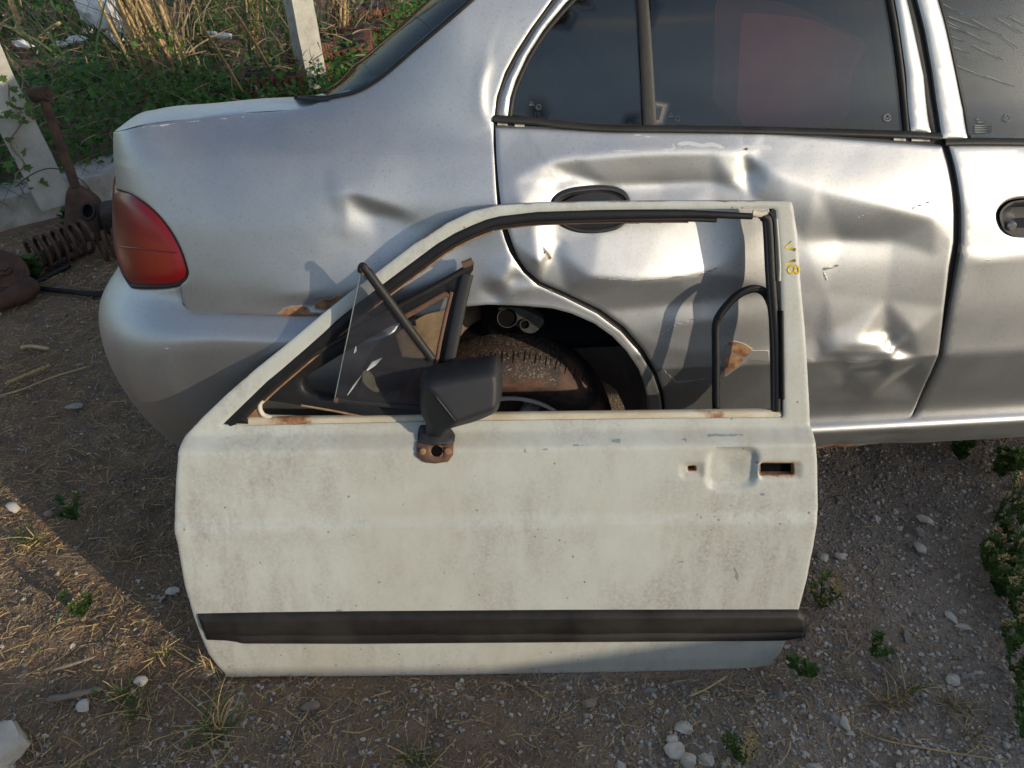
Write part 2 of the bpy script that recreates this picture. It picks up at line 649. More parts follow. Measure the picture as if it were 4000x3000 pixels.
def outl(surf, items, **kw):
    """outline from photo pixels; ('st', s, t) entries give parameters directly"""
    px = [p for p in items if p[0] != 'st']
    U = iter(unproj(surf, px, **kw)) if px else None
    return np.array([np.array(p[1:], float) if p[0] == 'st' else next(U) for p in items])


def panel(name, surf, outline, holes, mat, parent, res=.008, hem=.014, offf=None, attrs=None, inset=0.0, rnd=.003, flip=False):
    V2, F, loops = fill(outline, holes, res)
    off = offf(V2) if offf is not None else np.zeros(len(V2))
    if rnd > 0:
        d = np.full(len(V2), 1e9)
        for l in loops: d = np.minimum(d, seg_dist(V2, V2[l])[0])
        k = np.clip(rnd * 2.5 - d, 0, None) / (rnd * 2.5)
        off = off - rnd * k ** 2
    W = surf(V2[:, 0], V2[:, 1], off - inset)
    n = len(W)
    W2, F2 = [W], [tuple(f) for f in F]
    if hem > 0:
        for l in loops:
            q = surf(V2[l, 0], V2[l, 1], off[l] - inset - hem)
            m = len(l)
            base = sum(len(a) for a in W2)
            W2.append(q)
            for i in range(m):
                j = (i + 1) % m
                F2.append((l[i], base + i, base + j, l[j]))
    at = None
    if attrs:
        at = {}
        for kk, fn in attrs.items():
            a = fn(V2)
            at[kk] = np.concatenate([a] + [a[l] for l in (loops if hem > 0 else [])])
    return mk(name, np.concatenate(W2), F2, mat, parent, smooth=50, attrs=at)


def bead(name, surf, path_st, w, h, mat, parent, off=0.0, closed=False, n=7, sub=0):
    """half-round strip laid along a path on a surface; w = half width, h = height"""
    P = np.asarray(path_st, float)
    return mk(name, *bead_geo(surf, P, w, h, off, closed, n), mat, parent, smooth=60)


def bead_geo(surf, P, w, h, off=0.0, closed=False, n=7):
    P = np.asarray(P, float)
    m = len(P)
    w = np.full(m, w) if np.isscalar(w) else np.interp(np.linspace(0, 1, m), np.linspace(0, 1, len(w)), w)
    T = (np.roll(P, -1, 0) - np.roll(P, 1, 0)) if closed else np.gradient(P, axis=0)
    T /= np.linalg.norm(T, axis=1)[:, None] + 1e-12
    Nn = np.stack([-T[:, 1], T[:, 0]], 1)
    prof = [(math.cos(a), math.sin(a)) for a in np.linspace(math.pi, 0, n)]
    prof = [(-1, -.6)] + prof + [(1, -.6)]
    V, F = [], []
    for cx, cy in prof:
        q = P + Nn * (w * cx)[:, None]
        V.append(surf(q[:, 0], q[:, 1], off + h * cy))
    V = np.stack(V, 1)
    k = len(prof)
    for i in range(m if closed else m - 1):
        j = (i + 1) % m
        for a in range(k - 1):
            F.append((i * k + a, i * k + a + 1, j * k + a + 1, j * k + a))
    if not closed:
        F.append(tuple(range(k))); F.append(tuple((m - 1) * k + a for a in range(k))[::-1])
    return V.reshape(-1, 3), [f[::-1] for f in F]


# dents: functions of (s, t) in metres, written from places in the photograph
def blob(surf, px, amp, sx, sz, rot=0.0):
    c = unproj(surf, [px])[0]
    cr, sr_ = math.cos(math.radians(rot)), math.sin(math.radians(rot))

    def f(p):
        d = p - c
        a = d[:, 0] * cr + d[:, 1] * sr_; b = -d[:, 0] * sr_ + d[:, 1] * cr
        return amp * 1.15 * np.exp(-(np.sqrt(1.5 * ((a / sx) ** 2 + (b / sz) ** 2) + .16) - .4))
    return f


def crease(surf, pts, amp, wl, wr, r=.004, taper=True):
    """sharp fold along a line; wl / wr = how far it falls off on its left and right"""
    C = unproj(surf, smooth_path(pts, 5) if len(pts) > 2 else pts)

    def f(p):
        d, side, tt = seg_dist(p, C, closed=False)
        w = np.where(side > 0, wl, wr)
        e = (np.sqrt(d * d + r * r) - r) / w
        a = amp * np.exp(-e)
        if taper: a = a * (.35 + .65 * np.sin(np.pi * np.clip(tt, .0, 1.0)) ** .5)
        return a
    return f


def flat_mask(surf, poly, soft=.006):
    C = unproj(surf, poly)

    def f(p):
        d = seg_dist(p, C)[0]
        return np.clip(.5 + np.where(inside(p, C), d, -d) / soft * .5, 0, 1)
    return f


def line_mask(surf, pts, w, soft=.005):
    C = unproj(surf, pts)

    def f(p):
        d = seg_dist(p, C, closed=False)[0]
        return np.clip(.5 + (w - d) / soft * .5, 0, 1)
    return f


def add(*fs):
    return lambda p: sum(f(p) for f in fs)


def mx_(*fs):
    return lambda p: np.max([f(p) for f in fs], axis=0)


# ------------------------------------------------------------------ silver car
CAR = thing('silver_saloon_car', 'dented silver saloon car with crumpled rear door and red tail light', 'car', tuple(car(.2, .75, 0).reshape(3)))
ZC = .503                                                  # waist-low body crease


def body_kink(p):
    z = np.interp(p[:, 1], T1, Z1)
    return .006 * np.exp(-np.abs(z - ZC) / .03) * (p[:, 0] > .2)


# --- rear quarter panel
SEAL_O = [(1930, 459), (1939, 380), (1971, 285), (2015, 203), (2072, 114), (2154, 0), (2235, -85), (2330, -160)]
DOORGAP_Q = [(1926, 470), (1927, 560), (1932, 650), (1937, 735), (1943, 807), (1955, 880), (1972, 940), (1990, 985), (2012, 1020), (2045, 1068), (2100, 1116), (2205, 1163), (2330, 1226), (2425, 1297), (2500, 1382), (2553, 1467), (2578, 1540), (2588, 1611)]
ARCH = [(2535, 1612), (2532, 1562), (2519, 1507), (2494, 1439), (2447, 1370), (2392, 1312), (2320, 1261), (2230, 1222), (2157, 1203), (2060, 1194), (1990, 1190), (1900, 1190), (1816, 1197), (1744, 1207), (1642, 1233)]
LAMP = [(455, 737), (520, 760), (600, 818), (660, 888), (705, 968), (730, 1040), (735, 1072), (715, 1100), (660, 1118), (580, 1122), (510, 1119)]
qc = t_of_z(.40)
LAMP_C = [tuple(q) for q in smooth_path([(455, 737), (520, 760), (600, 818), (660, 888), (705, 968), (730, 1040), (734, 1075), (712, 1104), (660, 1119), (580, 1123), (510, 1120)], 4)]
q_items = [(1642, 1233), (1500, 1234), (1240, 1232), (900, 1226), (760, 1221), (728, 1206), (712, 1180), (706, 1112)] + [q for q in LAMP_C[::-1] if q[1] < 1106]
q_rear = [('st', -.80, t_of_z(.84)), ('st', -.95, t_of_z(.81)), ('st', -.95, t_of_z(.86)), ('st', -.82, t_of_z(.90))]
q_deck = [(470, 513), (570, 487), (760, 465), (949, 443), (1139, 431), (1215, 415), (1266, 392)]
q_win = [(1300, 379), (1395, 356), (1490, 299), (1616, 192), (1743, 84), (1838, 2), (1935, -85), (2060, -190)]
Q_OUT = outl(S_body, q_items + q_rear + q_deck + q_win + [(2260, -190)] + SEAL_O[::-1] + DOORGAP_Q + [('st', .30, t_of_z(.30)), ('st', .275, t_of_z(.30))] + ARCH)

def tin(surf, pts, soft=.0045, OUTL=None):
    """crumpled sheet: heights (mm) at places in the photograph, joined by flat facets"""
    Pp = unproj(surf, [q[:2] for q in pts])
    H = np.array([q[2] for q in pts]) / 1000.0
    out = resample(RD_OUT if OUTL is None else OUTL, .06)
    Pa = np.vstack([Pp, out]); Ha = np.concatenate([H, np.zeros(len(out))])
    r = delaunay_2d_cdt([Vector(q) for q in Pa], [], [], 0, 1e-7, True)
    vv = np.array([q[:] for q in r[0]]); hh = np.array([Ha[o[0]] if o else 0.0 for o in r[3]])

    def ev(p):
        z = np.zeros(len(p))
        for f in r[2]:
            a, b, c = vv[f[0]], vv[f[1]], vv[f[2]]
            d_ = (b[1] - c[1]) * (a[0] - c[0]) + (c[0] - b[0]) * (a[1] - c[1])
            if abs(d_) < 1e-12: continue
            w0 = ((b[1] - c[1]) * (p[:, 0] - c[0]) + (c[0] - b[0]) * (p[:, 1] - c[1])) / d_
            w1 = ((c[1] - a[1]) * (p[:, 0] - c[0]) + (a[0] - c[0]) * (p[:, 1] - c[1])) / d_
            w2 = 1 - w0 - w1
            m_ = (w0 >= -1e-6) & (w1 >= -1e-6) & (w2 >= -1e-6)
            z[m_] = w0[m_] * hh[f[0]] + w1[m_] * hh[f[1]] + w2[m_] * hh[f[2]]
        return z

    def f(p):
        k = [(0, 0)] + [(math.cos(a) * q, math.sin(a) * q) for q in (soft, soft * 2) for a in np.arange(0, 6.28, 1.047)]
        return sum(ev(p + np.array(o)) for o in k) / len(k)
    return f


QTIN = tin(S_body, [(1235, 765, 2), (1330, 738, 7), (1420, 765, 6), (1600, 845, 3), (1395, 800, -8), (1450, 855, -14), (1570, 905, -8), (1350, 870, -2), (1345, 960, -4), (1480, 960, -9), (1250, 900, 0), (1150, 800, 0), (1680, 900, 0), (1650, 1000, -4), (1300, 1050, -1), (1180, 1140, 5), (1300, 1160, 3), (1440, 1140, 6), (1500, 1188, 2), (1200, 1195, -5),
                    (1000, 700, 0), (1000, 1000, 0), (1300, 640, 0), (1600, 680, 0), (1760, 770, 0), (1860, 880, 0), (1700, 1110, 0), (1000, 1180, 0), (800, 900, 0), (800, 640, 0), (1850, 650, 0), (1550, 500, 0), (1200, 520, 0), (900, 540, 0), (620, 600, 0), (700, 750, 0), (1780, 400, 0), (1600, 330, 0), (1900, 300, 0), (800, 1150, 0),
                    (1880, 1000, -4), (1960, 1060, 4), (1985, 1040, 7), (1965, 1110, 6), (2010, 1090, -3), (2060, 1110, 3), (1940, 1150, -4), (1990, 1160, 2), (2060, 1160, 0), (1860, 1110, 1)], .006, Q_OUT)
q_off = add(
    crease(S_body, [(560, 640), (760, 625), (1200, 612), (1600, 604), (1935, 604)], .0045, .030, .07, .006, False),
    blob(S_body, (1530, 865), -.019, .12, .044, -8),
    blob(S_body, (1380, 985), -.006, .07, .05),
    crease(S_body, [(1285, 752), (1340, 742), (1440, 770), (1600, 850)], .006, .03, .022, .006),
    crease(S_body, [(1345, 745), (1352, 850), (1345, 930)], .003, .022, .030, .006),
    blob(S_body, (1180, 1150), .008, .05, .022),
    blob(S_body, (1260, 1195), -.010, .05, .012),
    blob(S_body, (1500, 1120), .006, .05, .018),
    blob(S_body, (1780, 960), -.010, .07, .06),
    blob(S_body, (1960, 1095), .007, .028, .030),
    crease(S_body, [(1985, 1010), (1985, 1050), (1960, 1115)], .006, .012, .022, .002),
    crease(S_body, [(1930, 1180), (1990, 1100), (2070, 1090)], -.005, .016, .012, .003),
    crease(S_body, [(1950, 1185), (2020, 1130), (2090, 1125)], .004, .012, .014, .003),
    blob(S_body, (1900, 1140), -.004, .02, .02),
    crease(S_body, [(2455, 1290), (2480, 1340), (2500, 1385)], -.004, .010, .008, .002),
    crease(S_body, [(2490, 1395), (2512, 1370)], .005, .007, .007, .002),
    lambda p: .004 * np.exp(-seg_dist(p, ARCH_ST, closed=False)[0] / .010),
    lambda p: .0004 * fbm(p * 14, 3, 3))
ARCH_ST = unproj(S_body, ARCH)
FL = crease(S_body, [(1905, 240), (1880, 330), (1883, 430), (1915, 495)], .004, .006, .02, .004)
q_rust = mx_(flat_mask(S_body, [(1225, 1190), (1270, 1165), (1290, 1172), (1318, 1150), (1345, 1160), (1330, 1190), (1290, 1215), (1225, 1212)]),
             flat_mask(S_body, [(1095, 1222), (1110, 1205), (1150, 1196), (1200, 1200), (1212, 1225)]),
             line_mask(S_body, [(1090, 1227), (1240, 1230)], .003))
q_prim = mx_(flat_mask(S_body, [(1262, 1168), (1300, 1172), (1290, 1200), (1270, 1190)]), line_mask(S_body, [(2062, 1065), (2110, 1110), (2160, 1140)], .0016),
             line_mask(S_body, [(2470, 1300), (2492, 1345), (2496, 1372)], .002))
q_peel = mx_(line_mask(S_body, [(560, 497), (700, 482), (850, 466), (950, 457)], .0015), blob(S_body, (730, 512), .45, .02, .010), blob(S_body, (480, 545), .45, .006, .012))
q_soft = q_off
q_off = lambda p: .55 * q_soft(p) + .50 * QTIN(p)
panel('quarter_panel', S_body, Q_OUT, [], M_SILVER, CAR, .0062, .016, add(q_off, FL), {'rust': q_rust, 'primer': q_prim, 'peel': q_peel}, rnd=.0008)

# --- rear door skin
RD_TOP = [(1936, 497), (2154, 503), (2376, 511), (2700, 514), (2980, 514), (3170, 532), (3400, 550), (3549, 562), (3680, 572)]
RD_R = [(3698, 633), (3717, 728), (3727, 842), (3726, 949), (3709, 1045), (3689, 1203), (3670, 1342), (3632, 1469), (3587, 1570), (3549, 1649)]
RD_B = [(3400, 1652), (3163, 1656), (2900, 1664), (2620, 1672)]
RD_L = [(2606, 1672), (2600, 1611), (2591, 1532), (2566, 1456), (2515, 1368), (2439, 1279), (2344, 1209), (2218, 1146), (2110, 1098), (2056, 1050), (2024, 1005), (2003, 955), (1976, 877), (1958, 807), (1949, 728), (1941, 633)]
RD_OUT = outl(S_body, RD_TOP + RD_R + RD_B + RD_L)
rd_off = add(
    body_kink,
    blob(S_body, (2600, 770), -.020, .16, .048, -1),
    blob(S_body, (2330, 780), -.006, .06, .04),
    blob(S_body, (2110, 960), .013, .09, .08),
    blob(S_body, (2850, 990), -.022, .13, .09),
    crease(S_body, [(2130, 640), (2180, 618), (2400, 600), (2700, 592), (2900, 590)], .006, .05, .028, .006),
    crease(S_body, [(2135, 635), (2090, 720), (2030, 800)], .005, .03, .025, .006),
    crease(S_body, [(2905, 600), (2925, 680), (2945, 780)], -.007, .022, .013, .004),
    blob(S_body, (2840, 690), .004, .03, .035),
    blob(S_body, (3010, 700), .008, .05, .05, 30),
    crease(S_body, [(2950, 650), (3180, 730), (3420, 790), (3700, 880)], .006, .05, .05, .012),
    blob(S_body, (3330, 950), -.012, .11, .035, -4),
    blob(S_body, (3100, 1000), -.006, .05, .06),
    blob(S_body, (2480, 1070), .015, .14, .048),
    crease(S_body, [(2300, 1060), (2480, 1078), (2620, 1078), (2760, 1058)], .0035, .04, .014, .003),
    blob(S_body, (2600, 1180), -.003, .13, .030),
    blob(S_body, (2740, 1255), .008, .12, .028, 4),
    crease(S_body, [(2000, 930), (2110, 1015)], .004, .02, .014, .003),
    crease(S_body, [(2085, 1045), (2160, 985), (2200, 940)], -.006, .018, .014, .003),
    crease(S_body, [(2090, 985), (2105, 1020), (2085, 1050)], .005, .008, .008, .0015),
    blob(S_body, (2180, 880), -.005, .04, .03),
    # the crumple on the body crease in front of the leaning door
    blob(S_body, (3340, 1330), .009, .075, .020),
    crease(S_body, [(3180, 1395), (3240, 1362), (3340, 1358), (3450, 1362), (3490, 1355)], .005, .02, .010, .0015),
    crease(S_body, [(3185, 1398), (3330, 1396), (3480, 1394)], .004, .008, .02, .0015),
    crease(S_body, [(3455, 1290), (3470, 1340), (3500, 1362)], -.008, .010, .016, .002),
    blob(S_body, (3475, 1335), -.006, .010, .012),
    blob(S_body, (3560, 1290), .004, .03, .03),
    crease(S_body, [(3170, 1400), (3200, 1370), (3195, 1330)], -.004, .01, .01, .002),
    blob(S_body, (3420, 1460), .007, .045, .016, 15),
    blob(S_body, (3300, 1480), -.006, .06, .018, 10),
    blob(S_body, (3520, 1500), -.006, .05, .03, -25),
    blob(S_body, (3330, 1570), .004, .08, .02),
    crease(S_body, [(3200, 1580), (3360, 1550), (3500, 1545)], .002, .02, .03, .01),
    lambda p: .0005 * fbm(p * 9, 3, 8))


TIN = [(2135, 632, 5), (2260, 612, 6), (2420, 598, 6), (2600, 590, 6), (2780, 588, 6), (2905, 592, 5), (2010, 700, 3), (2032, 800, 5), (2180, 722, -9), (2240, 700, -12), (2400, 752, -18), (2600, 745, -20), (2800, 735, -18), (2080, 860, 2),
       (2100, 1005, 10), (2170, 960, -3), (2300, 1062, 14), (2480, 1080, 12), (2620, 1080, 9), (2760, 1060, 4), (2350, 900, -4), (2600, 900, -7), (2800, 900, -9), (2300, 1150, 0), (2500, 1205, -5), (2750, 1185, -7), (2560, 1345, 2), (2700, 1366, 4), (2900, 1372, 2),
       (2930, 690, -14), (2945, 780, -10), (2868, 715, -9), (2995, 715, -3), (2980, 640, 3), (3060, 690, 3), (3180, 732, 4), (3420, 792, 5), (3640, 852, 4), (3300, 650, 1), (3150, 960, -7), (3300, 962, -11), (3500, 952, -9), (3660, 1000, -2), (3080, 850, -6),
       (3230, 1150, -6), (3460, 1180, -5), (3080, 1150, -6), (3180, 1330, -3), (3250, 1300, 1), (3345, 1312, 8), (3440, 1335, 8), (3468, 1302, -5), (3482, 1338, -3), (3500, 1362, -4), (3190, 1397, 4), (3245, 1362, 8), (3335, 1357, 10), (3450, 1361, 10), (3488, 1353, 8), (3330, 1398, 10), (3478, 1395, 8),
       (3300, 1452, -5), (3420, 1442, -3), (3395, 1492, 4), (3470, 1470, 2), (3530, 1472, -7), (3290, 1520, -3), (3400, 1560, 1), (3560, 1290, 4), (3590, 1400, 1)]
TINF = tin(S_body, TIN)
rd_soft = rd_off
rd_off = lambda p: .40 * rd_soft(p) + .60 * body_kink(p) + .88 * TINF(p)
rd_rust = mx_(flat_mask(S_body, [(2828, 1340), (2850, 1332), (2900, 1340), (2936, 1362), (2918, 1385), (2905, 1392), (2870, 1378), (2850, 1372), (2862, 1352)]),
              flat_mask(S_body, [(2828, 1378), (2850, 1380), (2905, 1398), (2880, 1420), (2830, 1460)]),
              blob(S_body, (2126, 975), .9, .003, .004), blob(S_body, (2145, 1003), .9, .004, .004), blob(S_body, (2913, 580), .9, .006, .002))
rd_prim = mx_(flat_mask(S_body, [(2828, 1345), (2870, 1332), (2910, 1345), (2935, 1366), (3000, 1366), (3000, 1404), (2915, 1398), (2828, 1470)]),
              line_mask(S_body, [(2330, 1070), (2480, 1080), (2600, 1080), (2640, 1074), (2720, 1078), (2800, 1052)], .0014),
              line_mask(S_body, [(3228, 1085), (3226, 1060), (3262, 1055), (3290, 1044)], .0016), line_mask(S_body, [(3226, 1072), (3236, 1100)], .0016),
              line_mask(S_body, [(2580, 1310), (2640, 1270), (2720, 1244)], .0012), line_mask(S_body, [(2590, 1440), (2640, 1490), (2700, 1485), (2780, 1470)], .0014),
              line_mask(S_body, [(2120, 960), (2150, 1005)], .002), line_mask(S_body, [(3250, 1397), (3330, 1399), (3480, 1395)], .0011),
              line_mask(S_body, [(3470, 1355), (3488, 1352)], .0015), line_mask(S_body, [(3560, 809), (3625, 788)], .0012), line_mask(S_body, [(3355, 855), (3405, 825)], .001))
rd_peel = mx_(line_mask(S_body, [(2360, 580), (2420, 584), (2520, 590), (2620, 580)], .0013), line_mask(S_body, [(2650, 560), (2690, 556), (2740, 566), (2780, 560), (2820, 572)], .003),
              line_mask(S_body, [(2480, 525), (2580, 540), (2628, 560), (2632, 578), (2600, 588)], .0011), line_mask(S_body, [(2880, 585), (2910, 572), (2950, 576)], .003), line_mask(S_body, [(2975, 572), (3005, 578)], .0035))

HANDLE_C = (2311, 826)


def st(surf, pts): return unproj(surf, pts)


h_px = [(2165, 800), (2180, 775), (2230, 755), (2311, 750), (2390, 755), (2440, 773), (2460, 800), (2461, 836), (2445, 868), (2405, 893), (2330, 903), (2260, 900), (2205, 880), (2172, 850)]
H_ST = st(S_body, smooth_path(h_px, 4, True))
DOOR_PANEL = panel('rear_door', S_body, RD_OUT, [H_ST], M_SILVER, CAR, .0042, .016, rd_off, {'rust': rd_rust, 'primer': rd_prim, 'peel': rd_peel}, rnd=.002)

# handle cup and pull of the rear door
V2, F, _ = fill(H_ST * 1.0, [], .012, rings=())
d = seg_dist(V2, H_ST)[0]
hoff = rd_off(V2)
W = S_body(V2[:, 0], V2[:, 1], hoff + .004 - .022 * sstep(.0, .03, d))
hd = mk('door_handle', W, F, M_BLACKPL, DOOR_PANEL, smooth=40)
mk('handle_rim', *bead_geo(lambda s, t, o: S_body(s, t, o + rd_off(np.stack([s, t], 1))), resample(H_ST, .006), .0045, .006, .0, True), M_BLACKPL, DOOR_PANEL)
pull = st(S_body, smooth_path([(2175, 822), (2200, 795), (2250, 772), (2311, 765), (2380, 770), (2430, 790), (2452, 822), (2400, 828), (2311, 832), (2230, 828)], 4, True))
V2, F, lp = fill(pull, [], .012, rings=(.003,))
d = seg_dist(V2, pull)[0]
W = S_body(V2[:, 0], V2[:, 1], rd_off(V2) + .004 + .012 * sstep(-.002, .02, d))
mk('handle_pull', W, F, M_BLACKPL, DOOR_PANEL, smooth=40)

# --- front door skin (runs on past the frame), fender beyond it
FD_L = [(3558, 1648), (3600, 1572), (3650, 1469), (3690, 1342), (3716, 1203), (3745, 1045), (3758, 949), (3759, 842), (3748, 728), (3731, 640), (3712, 575), (3708, 568)]
fd_items = FD_L + [(3760, 566), (3900, 565), (4000, 566), (4200, 572), ('st', 1.45, t_of_z(.845)), ('st', 1.55, t_of_z(.835)), ('st', 1.56, t_of_z(.30)), (4200, 1634), (4000, 1641), (3800, 1645)]
FD_OUT = outl(S_body, fd_items)
fd_off = add(lambda p: .006 * np.exp(-np.abs(np.interp(p[:, 1], T1, Z1) - ZC) / .03), crease(S_body, [(3760, 995), (3850, 1012), (3950, 1000), (4100, 985)], .0028, .01, .02, .002), lambda p: .0002 * fbm(p * 7, 2, 5))
fd_prim = mx_(line_mask(S_body, [(3752, 985), (3800, 1008), (3860, 1010), (3950, 1000), (4020, 996)], .0012), blob(S_body, (3757, 975), .8, .003, .01))
fh_px = smooth_path([(3900, 835), (3925, 797), (3970, 780), (4060, 776), (4150, 780), (4180, 800), (4190, 850), (4180, 905), (4140, 922), (4040, 925), (3960, 920), (3915, 890)], 4, True)
FH_ST = st(S_body, fh_px)
FDOOR = panel('front_door', S_body, FD_OUT, [FH_ST], M_SILVER, CAR, .010, .016, fd_off, {'primer': fd_prim})
V2, F, _ = fill(FH_ST, [], .01, rings=(.004,))
d = seg_dist(V2, FH_ST)[0]
W = S_body(V2[:, 0], V2[:, 1], .004 - .018 * sstep(.004, .022, d) * (V2[:, 1] > np.mean(FH_ST[:, 1]) - .01))
mk('door_handle', W, F, M_BLACKPL, FDOOR, smooth=40)
kc = S_body(*st(S_body, [(3944, 878)])[0], .004).reshape(3)
mk('key_lock', *lathe([(.0, .006), (.006, .006), (.0085, .003), (.0085, -.004)], kc, -UY, 16), simple("worn_lock_metal", (.45, .42, .36), (.55, .52, .46), 50, .35, .1, metal=.9), FDOOR, smooth=40)
FE_OUT = np.array([(1.57, t_of_z(.30)), (1.66, t_of_z(.30))] + [(1.97 + .31 * math.cos(a), t_of_z(.24 + .31 * math.sin(a))) for a in np.linspace(math.pi * .93, math.pi * .07, 16)] + [(2.4, t_of_z(.35)), (2.55, t_of_z(.55)), (2.5, t_of_z(.72)), (2.3, t_of_z(.79)), (1.9, t_of_z(.82)), (1.56, t_of_z(.835))])
panel('front_wing', S_body, FE_OUT, [], M_SILVER, CAR, .03, .016)

# --- sill
TS, YS_, ZS_ = dense([(.02, .325), (-.008, .318), (-.016, .308), (-.012, .29), (-.004, .26), (.014, .232), (.05, .222)], .004)


def S_sill(s, t, off=0.0):
    return plan(s, np.interp(t, TS, YS_) - off, np.interp(t, TS, ZS_))


ss, tt_ = np.meshgrid(np.linspace(.26, 1.66, 180), TS[::4], indexing='ij')
P2 = np.stack([ss.ravel(), tt_.ravel()], 1)
zz = np.interp(P2[:, 1], TS, ZS_)
so = -.006 * np.exp(-((P2[:, 0] - .82) / .05) ** 2) * (zz < .29) - .004 * np.exp(-((P2[:, 0] - .70) / .02) ** 2) * (zz < .27)
W = S_sill(P2[:, 0], P2[:, 1], so)
nt = tt_.shape[1]
F = [(i * nt + j, i * nt + j + 1, (i + 1) * nt + j + 1, (i + 1) * nt + j) for i in range(179) for j in range(nt - 1)]
srust = np.clip(1.3 - np.abs(P2[:, 0] - .70) / .09, 0, 1) * np.clip((.262 - zz) / .02, 0, 1) + np.clip((.232 - zz) / .01, 0, .55)
mk('sill', W, F, M_SILVER, CAR, smooth=60, attrs={'rust': np.clip(srust, 0, 1), 'primer': np.clip(srust * 1.1, 0, 1)})

# --- rear bumper
B_OUT = outl(S_bump, [(705, 1112), (712, 1184), (728, 1212), (760, 1228), (900, 1233), (1240, 1239), (1500, 1241), (1595, 1242), (1555, 1275), (1500, 1325), (1458, 1372), (1422, 1432), (1400, 1500), (1388, 1590), ('st', -.33, .16), ('st', -.36, .075), ('st', -.75, .05), ('st', -1.25, .05), ('st', -1.25, TB[-1] - .02), ('st', -.90, TB[-1] - .012)] + [(512, 1124), (580, 1127), (660, 1123)], tr=(0, TB[-1]))
b_peel = mx_(blob(S_bump, (450, 1290), .46, .02, .03), blob(S_bump, (535, 1350), .7, .004, .004), line_mask(S_bump, [(420, 1340), (560, 1352), (700, 1362)], .001))
panel('rear_bumper', S_bump, B_OUT, [], M_SILVER, CAR, .011, .012, lambda p: .0003 * fbm(p * 8, 2, 21), {'peel': b_peel})

bead('panel_gap_shade', S_body, unproj(S_body, smooth_path([(707, 1112), (712, 1182), (730, 1209), (762, 1225), (900, 1230), (1240, 1236), (1500, 1238), (1620, 1238)], 5)), .0022, .001, M_RUBBER, CAR, -.004)  # black bead draws the shade between bumper and quarter panel
# --- tail lamp
L_OUT = np.vstack([outl(S_body, LAMP_C), [(-.92, t_of_z(.70)), (-.92, t_of_z(.80)), (-.80, t_of_z(.835))]])
lc = unproj(S_body, [(590, 1020), (735, 1060)])
V2, F, _ = fill(L_OUT, [], .008)
d = seg_dist(V2, L_OUT)[0]
W = S_body(V2[:, 0], V2[:, 1], .006 * sstep(0, .016, d) - .004)
zz = np.interp(V2[:, 1], T1, Z1)
inn = .004 * np.exp(-np.abs(d - .022) / .003)
amb = .9 * sstep(.016, .03, d) * np.clip((.765 - zz) / .008, 0, 1)
lens = mk('tail_light', W - 0, F, M_LAMP, CAR, smooth=60, attrs={'amber': amb})
vl = lambda s, t, o=0.0: S_body(s, t, o + .0025)
bead('lens_ridge', vl, unproj(S_body, smooth_path([(470, 962), (540, 968), (620, 978), (690, 985)], 4)), .0012, .0008, simple("dark_red_lens_line", (.10, .003, .004), (.12, .004, .005), 30, .3, 0), lens)
bead('lamp_seal', S_body, resample(L_OUT, .008), .004, .003, M_RUBBER, lens, -.003, True)

# --- rear door window surround: seals, silver frame, glass, divider
GL_IN = .012


def S_glass(s, t, off=0.0): return S_body(s, t, off - GL_IN)


S_OUT2 = [(1946, 453), (1958, 380), (1984, 304), (2034, 209), (2097, 108), (2177, 0), (2255, -85), (2345, -155)]
S_INN = [(1984, 456), (1993, 386), (2015, 316), (2059, 222), (2123, 120), (2211, 13), (2290, -60), (2370, -115)]
G_OUT = [(1999, 456), (2012, 386), (2028, 342), (2078, 234), (2148, 127), (2237, 28), (2310, -42), (2390, -95)]
# B-pillar side (photo: black seal, silver strip, gap, silver strip of front door)
BP_G = [(3470, -95), (3478, 0), (3500, 120), (3522, 300), (3543, 516)]
BP_S1 = [(3480, -95), (3500, 0), (3520, 120), (3545, 300), (3564, 515)]
BP_S2 = [(3535, -150), (3546, 0), (3580, 150), (3612, 300), (3640, 520)]
win_top = [(2700, -125), (3000, -132), (3300, -118)]
frame_out = [(1948, 462)] + S_OUT2 + [(2600, -225), (3000, -235), (3400, -205)] + BP_S2 + [(3606, 519)] + BP_S1[::-1] + [(3300, -118), (3000, -132), (2700, -125)] + S_INN[::-1] + [(1982, 463)]
FR_ST = outl(S_body, frame_out)
panel('window_frame', S_body, FR_ST, [], M_SILVER, CAR, .012, .02, rnd=.004)


def strip(name, surf, pxs, w, h, mat, parent, off=0.0, n=6):
    P = unproj(surf, smooth_path(pxs, n))
    return bead(name, surf, P, w, h, mat, parent, off)


strip('window_seal', S_body, [(1936, 470), (1938, 455)] + [((a[0] + b[0]) / 2, (a[1] + b[1]) / 2) for a, b in zip(SEAL_O, S_OUT2)][1:], .0055, .004, M_RUBBER, CAR, -.006)
inner_seal = strip('window_seal', S_body, [((a[0] + b[0]) / 2, (a[1] + b[1]) / 2) for a, b in zip(S_INN, G_OUT)] + win_top + [((a[0] + b[0]) / 2, (a[1] + b[1]) / 2) for a, b in zip(BP_G, BP_S1)], .006, .005, M_RUBBER, CAR, -.010)
G1 = outl(S_body, G_OUT + [(2520, -140), (2537, 0), (2572, 506), (2249, 500)])
V2, F, _ = fill(G1, [], .03, rings=())
gq = mk('rear_quarter_window', np.concatenate([S_glass(V2[:, 0], V2[:, 1], 0), S_glass(V2[:, 0], V2[:, 1], -.004)]), list(map(tuple, F)) + [tuple(f[::-1] + len(V2)) for f in F], M_GLASS, CAR)
G2 = outl(S_body, [(2500, -140), (2560, 506), (2700, 508), (3043, 512), (3549, 524)] + BP_G[::-1] + [(3300, -118), (3000, -132), (2700, -125)])
V2, F, _ = fill(G2, [], .03, rings=())
